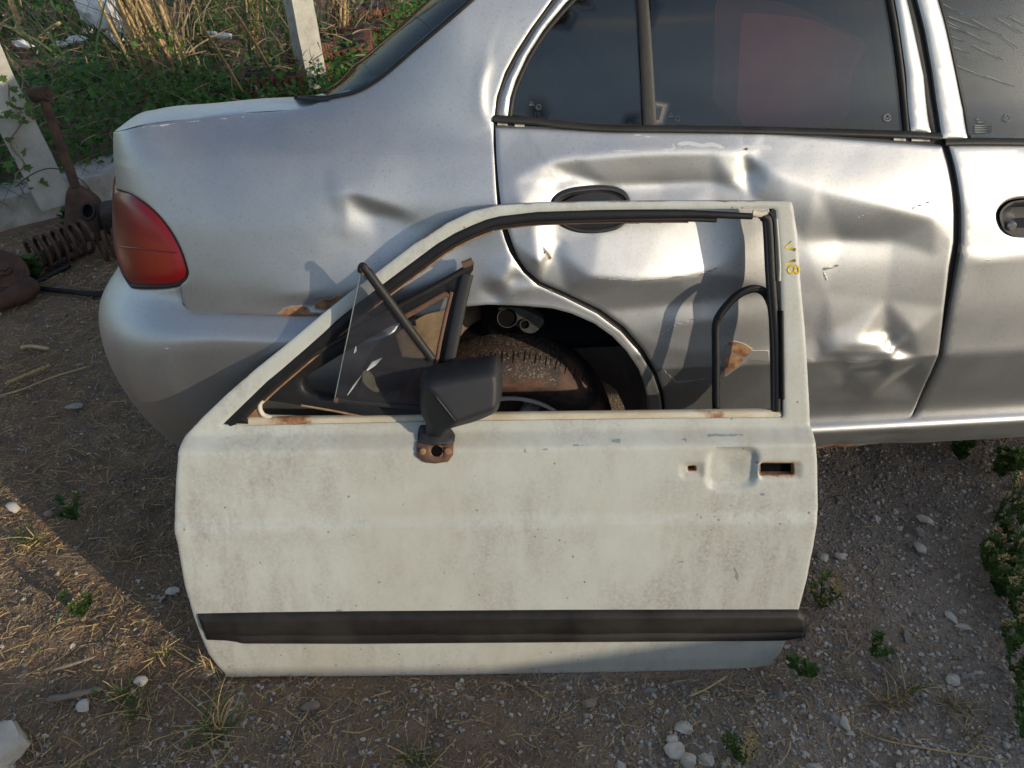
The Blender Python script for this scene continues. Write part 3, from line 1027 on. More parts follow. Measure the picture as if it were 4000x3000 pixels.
gr = mk('rear_door_window', np.concatenate([S_glass(V2[:, 0], V2[:, 1], 0), S_glass(V2[:, 0], V2[:, 1], -.004)]), list(map(tuple, F)) + [tuple(f[::-1] + len(V2)) for f in F], M_GLASS, CAR)
dv = outl(S_body, [(2488, -130), (2493, 0), (2518, 500), (2572, 506), (2537, 0), (2525, -130)])
panel('window_divider', S_body, dv, [], M_TRIM, CAR, .015, .012, lambda p: -.005 + 0 * p[:, 0], rnd=.002)
belt = [(1928, 463), (1984, 467), (2090, 474), (2186, 487), (2376, 501), (2700, 505), (3043, 511), (3300, 518), (3549, 526), (3675, 533)]
strip('belt_strip', S_body, belt, .0055, .006, M_TRIM, CAR, .001)
# dark rebate and metal clips under the lifted belt strip
rebate = outl(S_body, [(1930, 466), (2100, 472), (2700, 505), (3300, 518), (3690, 535), (3700, 580), (3549, 575), (3170, 545), (2700, 525), (2376, 520), (1930, 505)])
panel('belt_rebate', S_body, rebate, [], M_DARK, CAR, .02, .0, lambda p: -.010 + 0 * p[:, 0], rnd=0)
M_CLIP = simple("dusty_clip_metal", (.42, .40, .36), (.62, .60, .55), 90, .6, .3, 200)
for pts in ([(1944, 475), (1984, 478), (1984, 495), (1944, 493)], [(2012, 481), (2050, 484), (2050, 500), (2012, 499)], [(3498, 535), (3545, 538), (3545, 556), (3498, 553)], [(3568, 538), (3640, 540), (3640, 557), (3568, 556)]):
    V2, F, lp = fill(outl(S_body, pts), [], .01, rings=())
    mk('belt_clip', S_body(V2[:, 0], V2[:, 1], -.006), F, M_CLIP, CAR)

# --- front door window frame and glass
FS_L = [(3535 + 52, -60), (3587, 0), (3620, 130), (3650, 300), (3672, 450), (3686, 545)]
FS_R = [(3650, -60), (3668, 0), (3702, 130), (3738, 300), (3765, 430), (3784, 545)]
panel('front_window_frame', S_body, outl(S_body, [(3560, -200)] + FS_L + FS_R[::-1] + [(3640, -110), (4100, -150), (4500, -60), (4700, 60), (4720, 30), (4520, -120), (4100, -215)]), [], M_SILVER, CAR, .014, .02, rnd=.004)
strip('window_seal', S_body, [(p[0] + 9, p[1]) for p in FS_R], .004, .003, M_RUBBER, CAR, -.007)
strip('belt_strip', S_body, [(3690, 556), (3800, 554), (4000, 556), (4200, 562), (4500, 575)], .006, .005, M_TRIM, CAR, .0)
G3 = outl(S_body, [(3650, -100), (3668, 0), (3702, 130), (3738, 300), (3765, 430), (3786, 552), (4000, 555), (4300, 562), (4620, 575), (4700, 60), (4500, -60), (4100, -150)])
V2, F, _ = fill(G3, [], .03, rings=())
gf = mk('front_door_window', np.concatenate([S_glass(V2[:, 0], V2[:, 1], 0), S_glass(V2[:, 0], V2[:, 1], -.004)]), list(map(tuple, F)) + [tuple(f[::-1] + len(V2)) for f in F], M_GLASS, CAR)
# black rubber in the shut line between the doors and the pillar gap behind it
gap = [(3570, -160), (3578, -60), (3572, 0), (3600, 140), (3632, 300), (3662, 480), (3698, 570), (3716, 640), (3734, 728), (3744, 842), (3743, 949), (3728, 1045), (3703, 1203), (3681, 1342), (3642, 1469), (3595, 1570), (3553, 1649)]
strip('shut_line_seal', S_body, gap, .012, .002, M_RUBBER, CAR, -.013)
qgap = [((a[0] + b[0]) / 2, (a[1] + b[1]) / 2) for a, b in zip([(1926, 470), (1937, 735), (1955, 880), (2012, 1020), (2100, 1116), (2205, 1163), (2330, 1226), (2425, 1297), (2500, 1382), (2553, 1467), (2588, 1611)], [(1936, 497), (1949, 735), (1976, 880), (2030, 1012), (2110, 1098), (2218, 1146), (2344, 1209), (2439, 1279), (2515, 1368), (2566, 1456), (2600, 1611)])]
strip('shut_line_seal', S_body, qgap, .007, .002, M_RUBBER, CAR, -.011)

# small stamped marks on the panes, scratches on the front pane
M_MARK = simple("faint_etched_mark", (.045, .055, .06), (.06, .07, .075), 50, .6, 0)
M_MARK2 = simple("pale_etched_mark", (.13, .15, .145), (.17, .19, .18), 50, .6, 0)
M_SCR = simple("pale_green_scratch", (.17, .24, .20), (.22, .27, .20), 80, .5, 0)


def marks(name, surf, strokes, w, mat, parent, off):
    return tag(mk(name, *merge([bead_geo(surf, unproj(S_body, s_), w, .0005, off, False, 3) for s_ in strokes]), mat, parent), kind='stuff')


def ringpx(c, r, n=14): return [(c[0] + r * math.cos(a), c[1] + r * math.sin(a)) for a in np.linspace(0, 2 * math.pi, n)]


def logo(c1, c2):
    return [[(c1[0] - 9, c1[1] + 7), (c1[0], c1[1] - 9), (c1[0] + 9, c1[1] + 7), (c1[0] - 9, c1[1] + 7)], [(c1[0] - 4, c1[1] + 4), (c1[0] + 4, c1[1] + 4)],
            ringpx(c2, 10), [(c2[0] - 3, c2[1] - 5), (c2[0] - 3, c2[1] + 5)], [(c2[0] + 4, c2[1] - 5), (c2[0] - 3, c2[1]), (c2[0] + 4, c2[1] + 5)]]


marks('glass_mark', S_glass, logo((2079, 412), (2106, 427)), .0008, M_MARK, gq, .0006)
marks('glass_mark', S_glass, logo((2627, 457), (2652, 472)), .0008, M_MARK, gr, .0006)
marks('glass_mark', S_glass, [ringpx((3478, 468), 13), [(3470, 462), (3478, 474), (3488, 462)]], .001, M_MARK2, gr, .0006)
marks('glass_mark', S_glass, [ringpx((3952, 468), 14), [(3948, 470), (3956, 466)], [(3830, 474), (3840, 476)], [(3835, 486), (3865, 486)]] + [[(3822, y), (3888, y)] for y in (500, 508, 516, 525)], .0009, M_MARK2, gf, .0006)
scr = [((3678, 10), (3755, 52)), ((3762, 56), (3775, 62)), ((3705, 84), (3790, 130)), ((3790, 130), (3890, 180)), ((3706, 98), (3786, 134)), ((3720, 70), (3860, 122)), ((3728, 185), (3800, 215)), ((3815, 182), (3932, 240)), ((3810, 80), (3930, 145)), ((3930, 145), (3990, 195)), ((3908, 74), (4010, 135)), ((3720, 145), (3785, 168)), ((3788, 228), (3798, 235)), ((3806, 238), (3815, 242)), ((3750, 262), (3890, 320)), ((3870, 305), (3980, 345)), ((3960, 70), (4040, 110))]
marks('scratch', S_glass, [list(q) for q in scr], .00045, M_SCR, gf, .0006)

# --- wheel arch, wheel
WX, WZ, WR = -.008, .232, .246
wc = lambda x, y, z: car(x, y, z)
an = np.linspace(-.12 * math.pi, 1.12 * math.pi, 60)
V, F = [], []
prof_l = [(0.000, 1.0), (.03, 1.02), (.16, 1.02), (.22, 1.0), (.26, .90), (.265, .6), (.265, .2)]
for a in an:
    rx = .300 if math.cos(a) < 0 else .292
    for yy, k in prof_l:
        V.append(car(WX + rx * k * math.cos(a), yy, .375 + (.292 * k * math.sin(a) if math.sin(a) > 0 else .30 * math.sin(a))).reshape(3))
m = len(prof_l)
F = [(i * m + j, i * m + j + 1, (i + 1) * m + j + 1, (i + 1) * m + j) for i in range(len(an) - 1) for j in range(m - 1)]
well = mk('wheel_well', V, F, M_UNDER, CAR)
# dusty splash panel at the rear of the arch, facing the light
S_flat = lambda s, t, o=0.0: plan(s, .085 + .10 * sstep(-.22, -.05, s) - o, t)
fk = dict(sr=(-.6, .5), tr=(0, 1.0))
mud = outl(S_flat, [(1535, 1285), (1560, 1252), (1640, 1236), (1800, 1204), (1900, 1198), (1880, 1250), (1810, 1300), (1745, 1385), (1650, 1400), (1570, 1396)], **fk)
M_MUD = simple("dried_mud_on_splash_panel", (.09, .06, .038), (.19, .14, .088), 26, .95, .6, 160, bdist=.003)
panel('splash_panel', S_flat, mud, [], M_MUD, well, .012, .006, lambda p: .004 * fbm(p * 30, 3, 4), rnd=.002)
# bracket with its two holes inside the arch
brk = car(.055, .085, .585).reshape(3)
Rb = np.stack([UX, np.cross(UX, np.array([0, .5, .87])), np.array([0, .5, .87])], 1)
M_BRK = simple("dusty_grey_bracket", (.02, .02, .02), (.07, .068, .064), 60, .85, .4, 90)
ang = math.atan2(.5, .87)
ax_n = -UY * math.cos(.25) + UZ * math.sin(.25)
for (px, rr) in (((1982, 1242), .0185), ((2050, 1268), .0085)):
    c = on_plane(px[0], px[1], car(0, .07, 0).reshape(3), UY)
    mk('bracket_ring', *lathe([(rr, .0), (rr + .0012, .0005), (rr + .002, -.001), (rr + .002, -.006)], c, ax_n, 28), M_BRK, well, smooth=50)
    mk('bracket_hole_shade', *lathe([(0, -.004), (rr, -.004), (rr, .0)], c, ax_n, 24), M_HOLE, well, smooth=50)  # black disc paints the shade inside the hole
pl = [on_plane(u, v, car(0, .078, 0).reshape(3), UY) for u, v in smooth_path([(1950, 1205), (2000, 1200), (2060, 1215), (2125, 1250), (2110, 1280), (2085, 1300), (2050, 1298), (2020, 1275), (1985, 1268), (1955, 1260)], 3, True)]
c0 = np.mean(pl, 0)
mk('bracket', np.concatenate([pl, np.array(pl) + UY * .02, [c0]]), [(i, (i + 1) % len(pl), len(pl) * 2) for i in range(len(pl))] + [(i, i + len(pl), (i + 1) % len(pl) + len(pl), (i + 1) % len(pl)) for i in range(len(pl))], M_BRK, well, smooth=50)


def tyre_mat():
    M = Mat("worn_muddy_tyre_rubber")
    clay = M.ramp(M.noise(8, 5, .62, dist=.6), [(.42, 0.), (.60, 1.)])
    dust = M.ramp(M.noise(190, 4, .7), [(.54, 0.), (.66, 1.)])
    base = M.mix(M.ramp(M.noise(14, 4), [(.3, 0.), (.7, 1.)]), (.018, .016, .015), (.040, .031, .026))
    base = M.mix(M.math('MULTIPLY', clay, M.math('SUBTRACT', .80, M.math('MULTIPLY', M.attr('top'), .62))), base, (.24, .11, .066))
    base = M.mix(M.math('MULTIPLY', dust, M.math('MULTIPLY', M.attr('top'), .9)), base, (.30, .25, .18))
    return M.p(base=base, rough=.75, normal=M.bump(M.noise(120, 5, .7), .5, .002))


wroot = thing('car_wheel', None, None, tuple(car(WX, .12, WZ).reshape(3)))
del_keys = [k for k in wroot.keys()]
wroot.parent = CAR
wroot.location = Vector(tuple(car(WX, .12, WZ).reshape(3))) - CAR.location
wroot.name = 'wheel'
NT = 180
prof_t = [(.155, .062), (.163, .050), (.185, .041), (.205, .040), (.222, .047), (.234, .060), (.241, .078), (.245, .095), (.246, .125), (.245, .155), (.24, .18), (.222, .198), (.19, .205), (.155, .19)]
V, F, top = [], [], []
m = len(prof_t)
for k in range(NT):
    a = 2 * math.pi * k / NT
    for j, (r, y) in enumerate(prof_t):
        g = 0
        rr = r - g
        q = car(WX + rr * math.cos(a), y, max(.003, WZ + rr * math.sin(a))).reshape(3)
        V.append(q)
        top.append(1.0 if (j >= 4 and .34 * math.pi < a < .75 * math.pi) else 0.0)
for k in range(NT):
    l = (k + 1) % NT
    for j in range(m - 1): F.append((k * m + j, l * m + j, l * m + j + 1, k * m + j + 1))
mk('tyre', V, F, tyre_mat(), wroot, smooth=60, attrs={'top': top})
M_GROOVE = simple("groove_shade_black", (.004, .004, .004), (.007, .006, .006), 30, .9, 0)  # black tubes on the tyre paint the shade of its grooves
for k in range(26):
    a = math.radians(8 + 5.4 * k)
    for (r0, y0, r1, y1, da, wd) in ((.236, .062, .2456, .094, .020, .0012), (.240, .074, .2462, .090, .008, .0008)):
        if wd < .0015: a += math.radians(2.7)
        tt = np.linspace(0, 1, 7)
        yy = y0 + (y1 - y0) * tt
        rr = np.interp(yy, [q[1] for q in prof_t[3:9]], [q[0] for q in prof_t[3:9]]) + .0004
        P = np.array([car(WX + r_ * math.cos(a - da * t_), y_, WZ + r_ * math.sin(a - da * t_)).reshape(3) for r_, y_, t_ in zip(rr, yy, tt)])
        mk('tread_groove_shade', *tube(P, wd * np.array([.3, .8, 1, 1, 1, .8, .4]), 6), M_GROOVE, wroot)
M_RIM = simple("dull_alloy_rim", (.58, .56, .52), (.70, .68, .64), 12, .42, .2, 100, metal=.25)
rim = [lathe([(.158, .0), (.157, .004), (.150, .006), (.146, .0), (.143, -.010), (.138, -.03), (.132, -.07)], car(WX, .058, WZ).reshape(3), -UY, 64)]
for k in range(6):
    a = math.radians(60 * k + 62)
    u = UX * math.cos(a) + UZ * math.sin(a); w_ = -UX * math.sin(a) + UZ * math.cos(a)
    c = car(WX, .085, WZ).reshape(3) + u * .085
    rim.append(bx(c, (.062, .017, .010), np.stack([u, w_, -UY], 1), .006))
rim.append(lathe([(0, .014), (.03, .012), (.036, .004), (.038, -.02)], car(WX, .085, WZ).reshape(3), -UY, 32))
mk('rim', *merge(rim), M_RIM, wroot, smooth=40)
mk('brake_drum', *lathe([(0, 0), (.11, 0), (.115, -.01), (.115, -.06)], car(WX, .13, WZ).reshape(3), -UY, 32), M_UNDER, wroot, smooth=40)

# --- trunk lid, rear window, roof, far side, cabin
crease_st = unproj(S_body, [(470, 513), (570, 487), (760, 465), (949, 443), (1139, 431), (1215, 415), (1266, 392)])
near = S_body(crease_st[:, 0], crease_st[:, 1], .0)
near = np.vstack([S_body(-.95, t_of_z(.86), 0).reshape(1, 3), S_body(-.82, t_of_z(.90), 0).reshape(1, 3), near])
near = smooth_path(near, 4)
YM = .70                                                   # the car's middle, measured inward from its near side


def carloc(P):
    d = np.asarray(P) - CO
    return np.stack([d @ UX, d @ UY, d[..., 2]], -1)


def loft(A, B, n, bulge, axis=np.array([0, 0, 1.])):
    t = np.linspace(0, 1, n)
    out = np.stack([A * (1 - k) + B * k + np.outer(np.full(len(A), math.sin(math.pi * k) * bulge), axis) for k in t], 1)
    m = len(A)
    F = [(i * n + j, (i + 1) * n + j, (i + 1) * n + j + 1, i * n + j + 1) for i in range(m - 1) for j in range(n - 1)]
    return out.reshape(-1, 3), F


def mirror(P):
    L = carloc(P)
    return car(L[:, 0], 2 * YM - L[:, 1], L[:, 2])


nl = near + UY * .004


def crown(A, n, rear, width=1.14, c0=.15, c1=1.1):
    y = np.linspace(0, 1, n)[None] ** 1.6 * width
    c0 = np.broadcast_to(np.asarray(c0, float), (len(A),))[:, None]
    ylim = np.maximum((c0 + .34) / (2 * c1), 0)
    yc = np.minimum(y, ylim)
    dz = c0 * yc - c1 * yc ** 2 - np.maximum(.34, -c0) * (y - yc)
    dx = -rear * (1 - (2 * y / width - 1) ** 2) * .5
    out = A[:, None, :] + y[:, :, None] * UY + dz[:, :, None] * UZ + (dx[:, :, None] if np.ndim(dx) else 0) * UX
    m = len(A)
    return out.reshape(-1, 3), [(i * n + j, (i + 1) * n + j, (i + 1) * n + j + 1, i * n + j + 1) for i in range(m - 1) for j in range(n - 1)]


V, F = crown(nl, 60, .0, c0=np.interp(np.linspace(0, 1, len(nl)), [0, .12, .22, .45, 1], [-.35, -.08, .04, .0, -.04]), c1=.85)
mk('boot_lid', V, F, M_SILVER, CAR)
rear_e = nl[:1]
rw_px = [(1160, 380), (1266, 389), (1300, 379), (1395, 356), (1490, 299), (1616, 192), (1743, 84), (1838, 2), (1935, -85), (2060, -190)]
rw = unproj(S_body, rw_px)
RW = smooth_path(S_body(rw[:, 0], rw[:, 1], -.003), 5)
LL = carloc(RW)
V, F = crown(RW, 40, .16, 1.1, np.interp(np.linspace(0, 1, len(RW)), [0, .2, .4, 1], [-.25, -.12, .08, .10]), .9)
k = 40
rgl = mk('rear_window', V, F, M_REARGLASS, CAR)
# black ceramic border and heating wires
Wd = V.reshape(len(RW), k, 3)
bandp = []
Q = np.vstack([RW])
inner = np.array([Wd[i, 1] for i in range(len(RW))])
inner[:8] += (Wd[8:16, 2] - Wd[0:8, 2]) * .5
o = np.array([-.5 * UX[0], -.5 * UX[1], .8]) * .0025
mk('window_border', *loft(RW + o, inner + o, 4, .001), M_RUBBER, rgl)
wires = []
for i in range(10, len(RW) - 2, 9):
    wires.append(tube(Wd[i, 1:38:2] + o * .6, .0003, 4, caps=False))
mk('heater_wire', *merge(wires), simple("heater_wire_brown", (.05, .03, .025), (.07, .04, .03), 30, .6, 0), rgl)
bead('window_seal', S_body, unproj(S_body, smooth_path(rw_px, 5)), .004, .004, M_RUBBER, rgl, .0)
# roof
rf = unproj(S_body, [(2060, -190)])
sroof = np.linspace(rf[0, 0], 1.75, 40)
troof = np.interp(sroof, [rf[0, 0], .2, .5, 1.2, 1.75], [rf[0, 1], t_of_z(1.185), t_of_z(1.20), t_of_z(1.185), t_of_z(1.06)])
RE = S_body(sroof, troof, .002)
V, F = loft(RE, mirror(RE), 24, .05)
mk('roof', V, F, M_SILVER, CAR)
# body behind the bumper, floor, far side
fs = np.linspace(-.95, 2.4, 40)
ft = np.linspace(t_of_z(.2), t_of_z(.9), 16)
A_, B_ = np.meshgrid(fs, ft, indexing='ij')
far = mirror(S_body(A_, B_).reshape(-1, 3))
far[:, 2] = np.where(A_.ravel() < .04, np.minimum(far[:, 2], .50), far[:, 2])
mk('far_side', far, [(i * 16 + j, i * 16 + j + 1, (i + 1) * 16 + j + 1, (i + 1) * 16 + j) for i in range(39) for j in range(15)], M_SILVER, CAR)
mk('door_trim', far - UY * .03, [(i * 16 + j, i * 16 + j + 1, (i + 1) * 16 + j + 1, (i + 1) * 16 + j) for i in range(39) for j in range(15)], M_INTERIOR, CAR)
far2 = mirror(S_body(*[q.ravel() for q in np.meshgrid(np.linspace(.05, 1.6, 20), np.linspace(t_of_z(.9), t_of_z(1.18), 6), indexing='ij')]).reshape(-1, 3))
mk('far_windows', far2, [(i * 6 + j, i * 6 + j + 1, (i + 1) * 6 + j + 1, (i + 1) * 6 + j) for i in range(19) for j in range(5)], M_REARGLASS, CAR)
mk('underbody', *merge([bx(car(-.53, .70, .40).reshape(3), (.22, .52, .13), np.stack([UX, UY, UZ], 1), .05), bx(car(.95, .70, .275).reshape(3), (.66, .62, .03), np.stack([UX, UY, UZ], 1)),
                        bx(car(-.05, .95, .34).reshape(3), (.4, .38, .06), np.stack([UX, UY, UZ], 1)), bx(car(1.95, .7, .5).reshape(3), (.45, .30, .2), np.stack([UX, UY, UZ], 1), .05)]), M_UNDER, CAR)
# inner skins that close the body behind the shut lines and the dented sheet
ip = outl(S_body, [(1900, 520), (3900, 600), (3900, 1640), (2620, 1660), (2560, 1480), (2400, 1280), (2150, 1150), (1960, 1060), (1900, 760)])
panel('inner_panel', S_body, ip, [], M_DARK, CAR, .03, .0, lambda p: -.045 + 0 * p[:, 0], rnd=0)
hood = np.array([S_body(s_, t_of_z(z_), -.002).reshape(3) for s_, z_ in ((1.72, .86), (1.95, .845), (2.2, .82), (2.4, .77), (2.52, .70))])
V, F = loft(hood, mirror(hood), 12, .03)
mk('bonnet', V, F, M_SILVER, CAR)
ws = np.array([RE[-1], S_body(1.72, t_of_z(.87), -.02).reshape(3)])
V, F = loft(ws, mirror(ws), 16, .03, UX)
mk('windscreen', V, F, M_REARGLASS, CAR)
# cabin
RC = np.stack([UX, UY, UZ], 1)
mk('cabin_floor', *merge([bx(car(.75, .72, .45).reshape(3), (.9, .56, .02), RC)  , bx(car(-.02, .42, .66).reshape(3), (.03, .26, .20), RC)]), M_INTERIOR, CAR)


def seat(name, mat, x, yc, lean, h, w, head, base=True):
    c, s_ = math.cos(lean), math.sin(lean)
    R = np.stack([UX * c + UZ * s_, UY, -UX * s_ + UZ * c], 1)
    up = R[:, 2]
    o = car(x, yc, .62).reshape(3)
    parts = [bx(o + up * h / 2, (.05, w, h / 2), R, .045)]
    if base: parts.append(bx(o + UX * .22 - UZ * .03, (.24, w, .06), RC, .04))
    if head: parts.append(bx(o + up * (h + .075), (.035, w * .5, .06), R, .03))
    return mk(name, *merge(parts), mat, CAR, smooth=40)


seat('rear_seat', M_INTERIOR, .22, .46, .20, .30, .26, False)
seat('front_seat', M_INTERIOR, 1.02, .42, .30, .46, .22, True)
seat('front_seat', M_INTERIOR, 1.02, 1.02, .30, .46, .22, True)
sb = [(2862, 45), (2895, 24), (2990, 32), (3120, 48), (3230, 85), (3320, 130), (3372, 168), (3340, 230), (3305, 330), (3270, 480), (2880, 500), (2850, 300), (2855, 120)]
sbp = np.array([on_plane(u, v, car(0, .30, 0).reshape(3), UY) for u, v in smooth_path(sb, 3, True)])
c0 = sbp.mean(0)
n = len(sbp)
ins = c0 + (sbp - c0) * .93 - UY * .03
mk('seat_cover', np.concatenate([sbp, sbp + UY * .10, ins, [c0 - UY * .035]]),
   [(i, i + n, (i + 1) % n + n, (i + 1) % n) for i in range(n)] + [(i, (i + 1) % n, (i + 1) % n + 2 * n, i + 2 * n) for i in range(n)] + [(i + 2 * n, (i + 1) % n + 2 * n, 3 * n) for i in range(n)], M_REDSEAT, CAR, smooth=50)
mk('headrest', *bx(on_plane(3900, 25, car(0, .35, 0).reshape(3), UY), (.07, .01, .045), RC, .02), M_INTERIOR, CAR, smooth=40)  # dark headrest shape behind the front glass
# ------------------------------------------------------------------ loose white door leaning on the car
DA = np.array([-.556, .852, .0]); DB = np.array([.481, .873, .0]); DT = ray(3092, 790) * (1.172 / ray(3092, 790)[1]) + np.array([0, 0, CAM_H])
E1 = (DB - DA) / np.linalg.norm(DB - DA)
DN = np.cross(DB - DA, DT - DA); DN /= np.linalg.norm(DN)
if DN[1] > 0: DN = -DN
E2 = np.cross(DN, E1)
if E2[2] < 0: E2 = -E2


def hv(v):
    P = on_plane(2000, v, DA, DN)
    return float((P - DA) @ E2)


_dn = sorted([(hv(v), d) for v, d in ((2640, -.016), (2600, -.010), (2500, -.002), (2400, .004), (2220, .010), (2100, .0125), (2047, .0150), (2008, .0065), (1960, .0075), (1860, .010), (1742, .013), (1690, -.013), (1655, -.014), (1400, -.012), (700, -.015))])
_h = np.linspace(_dn[0][0], _dn[-1][0], 1500)
_d = np.interp(_h, [a for a, b in _dn], [b for a, b in _dn])
_k = np.exp(-.5 * (np.arange(-12, 13) / 3.0) ** 2); _k /= _k.sum()
_d = np.convolve(np.pad(_d, 12, mode='edge'), _k, 'valid')


def S_door(a, h, off=0.0):
    a, h = np.broadcast_arrays(np.asarray(a, float), np.asarray(h, float))
    d = np.interp(h, _h, _d) + off
    return DA + a[..., None] * E1 + h[..., None] * E2 + d[..., None] * DN


DKW = dict(sr=(-.12, 1.25), tr=(-.04, 1.0))


def ud(px, off=0.0):
    return unproj(lambda a, h: S_door(a, h, off), px, **DKW)


def white_paint():
    M = Mat("aged_white_paint")
    big = M.noise(5, 6, .66, (1, 1, .6))
    strk = M.noise(26, 6, .68, (1.0, 1.0, .20))
    fine = M.noise(150, 4, .7)
    g = M.math('MULTIPLY', M.ramp(big, [(.32, 0.), (.60, 1.)]), M.ramp(strk, [(.36, .2), (.62, 1.)]))
    g = M.math('MULTIPLY', g, M.ramp(fine, [(.30, .22), (.60, 1.)]))
    base = M.mix(M.ramp(M.noise(2.3, 3), [(.35, 0.), (.65, 1.)]), (.515, .54, .49), (.485, .508, .465))
    base = M.mix(M.math('MULTIPLY', g, .95), base, (.32, .305, .28))
    v = M.voro(46)
    sel = M.ramp(M.noise(21, 3), [(.50, 0.), (.60, 1.)])
    spots = M.math('MULTIPLY', M.ramp(v.outputs['Distance'], [(.07, 1.), (.13, 0.)]), sel)
    base = M.mix(M.math('MULTIPLY', spots, .8), base, (.17, .155, .13))
    v2 = M.voro(140)
    sp2 = M.math('MULTIPLY', M.ramp(v2.outputs['Distance'], [(.10, 1.), (.17, 0.)]), M.ramp(M.noise(30, 3), [(.52, 0.), (.62, 1.)]))
    base = M.mix(M.math('MULTIPLY', sp2, .55), base, (.30, .27, .22))
    dirt = M.mask('dirt', .7, 24, .30)
    base = M.mix(M.math('MULTIPLY', dirt, .5), base, (.40, .35, .27))
    rust = M.mask('rust', .75, 70, .05)
    rc = M.mix(M.ramp(M.noise(80, 4), [(.4, 0.), (.6, 1.)]), (.22, .085, .030), (.42, .27, .14))
    base = M.mix(M.math('MULTIPLY', rust, .92), base, rc)
    blue = M.mask('scuff', .9, 160, .04)
    base = M.mix(M.math('MULTIPLY', blue, .7), base, (.13, .19, .22))
    h = M.math('ADD', M.math('MULTIPLY', spots, -1.0), M.math('MULTIPLY', rust, .4))
    nrm = M.bump(h, .4, .0008, M.bump(M.noise(260, 3), .05, .001))
    return M.p(base=base, rough=M.math('ADD', .40, M.math('MULTIPLY', g, .25)), spec=.42, normal=nrm)


M_WHITE = white_paint()
M_RUSTY = simple("flaking_rust", (.16, .070, .032), (.36, .20, .10), 45, .85, .5, 150)
M_RUSTDARK = simple("dark_brown_rust", (.085, .050, .036), (.15, .080, .050), 22, .8, .4, 140)

WD = thing('car_door', 'loose white car door with empty window frame leaning against the silver car', 'car door', tuple((DA + DB) / 2))

out_px = [(886, 2649), (816, 2560), (785, 2490), (753, 2402), (721, 2292), (692, 2127), (680, 2045), (682, 1980), (687, 1868), (694, 1790), (704, 1740), (723, 1702), (777, 1645), (875, 1551), (980, 1458), (1106, 1357), (1259, 1228), (1389, 1127), (1459, 1076), (1621, 952), (1745, 874), (1842, 828), (1944, 804), (2100, 794), (2350, 789), (2600, 786), (2900, 786), (3080, 787), (3095, 792), (3100, 810), (3116, 918), (3128, 1095), (3147, 1304), (3157, 1480), (3163, 1590), (3166, 1660), (3180, 1700), (3188, 1745), (3193, 1800), (3196, 1988), (3193, 2040), (3180, 2127), (3152, 2266), (3122, 2380), (3095, 2450), (3072, 2505), (3046, 2557), (3005, 2602), (2954, 2611), (2872, 2615), (2600, 2624), (1700, 2640)]
hole_px = [(868, 1660), (942, 1588), (1043, 1490), (1100, 1445), (1262, 1302), (1317, 1250), (1390, 1192), (1488, 1116), (1626, 1013), (1704, 955), (1775, 912), (1842, 881), (1900, 858), (1951, 845), (2100, 828), (2350, 820), (2600, 817), (2900, 815), (3022, 815), (3032, 822), (3049, 1035), (3055, 1208), (3061, 1400), (3062, 1625), (3058, 1633), (2650, 1636), (1850, 1646), (1300, 1657), (1000, 1664)]
D_OUT = ud(out_px); D_HOLE = ud(hole_px)


def rrect(c, hw, hh, r, n=5):
    out = []
    for sx, sy, a0 in ((1, -1, -90), (1, 1, 0), (-1, 1, 90), (-1, -1, 180)):
        for k in range(n + 1):
            a = math.radians(a0 + 90 * k / n)
            out.append((c[0] + sx * (hw - r) + r * math.cos(a), c[1] + sy * (hh - r) + r * math.sin(a)))
    return out


SLOT = ud(rrect((3040, 1837), 66, 23, 8)); KEYH = ud(rrect((2706, 1834), 16, 9, 3))
pc = ud([(2862, 1832), (2968, 1832), (2862, 1742)])
pa, ph = abs(pc[1, 0] - pc[0, 0]), abs(pc[2, 1] - pc[0, 1])
PAD1 = ud(rrect((2703, 1839), 44, 30, 14)); PAD2 = ud(rrect((3048, 1838), 80, 34, 12))


def door_off(p):
    q = ((np.abs(p[:, 0] - pc[0, 0]) / pa) ** 4 + (np.abs(p[:, 1] - pc[0, 1]) / ph) ** 4) ** .25
    o = -.010 * (1 - sstep(.74, 1.0, q)) - .004 * (1 - sstep(.0, .7, q))
    for pad in (PAD1, PAD2):
        d = seg_dist(p, pad)[0]
        o = o - .0038 * sstep(-.001, .0035, np.where(inside(p, pad), d, -d))
    o = o + .0002 * fbm(p * 6, 3, 31)
    return o


OUTLINE_D = D_OUT


def d_rust(p):
    de = seg_dist(p, OUTLINE_D)[0]
    dh = seg_dist(p, D_HOLE)[0]
    n = fbm(p * np.array([14, 14]), 3, 77)
    r = .62 * np.exp(-de / .0022) * (.35 + .9 * n.clip(0, 1)) + .42 * np.exp(-dh / .002)
    for pad, w in ((PAD1, .004), (PAD2, .0045)):
        d = seg_dist(p, pad)[0]; r += .30 * np.exp(-d / w)
    for l in (SLOT, KEYH): r += .75 * np.exp(-seg_dist(p, l)[0] / .003)
    r += .5 * np.exp(-seg_dist(p, MOUNT_ST)[0] / .0035)
    low = np.exp(-p[:, 1] / .03)
    r += .30 * low * (n + .3).clip(0, 1)
    for c, w in (((1566, 2037), .004), ((692, 2140), .005), ((3160, 2004), .004), ((2905, 1758), .003)):
        q = ud([c])[0]; r += .9 * np.exp(-np.hypot(*(p - q).T) / w)
    return r.clip(0, 1)


_rr = np.random.default_rng(77)
RUNS = [(_rr.uniform(.03, 1.1), hv(_rr.choice([1700, 1745, 1760, 2048, 2060])), _rr.uniform(.03, .17), _rr.uniform(.0016, .0075), _rr.uniform(.4, 1.5)) for _ in range(46)] + [(ud([(2385, 1765)])[0, 0], hv(1765), .09, .005, 2.2), (ud([(1760, 1980)])[0, 0], hv(1900), .12, .02, .9)]


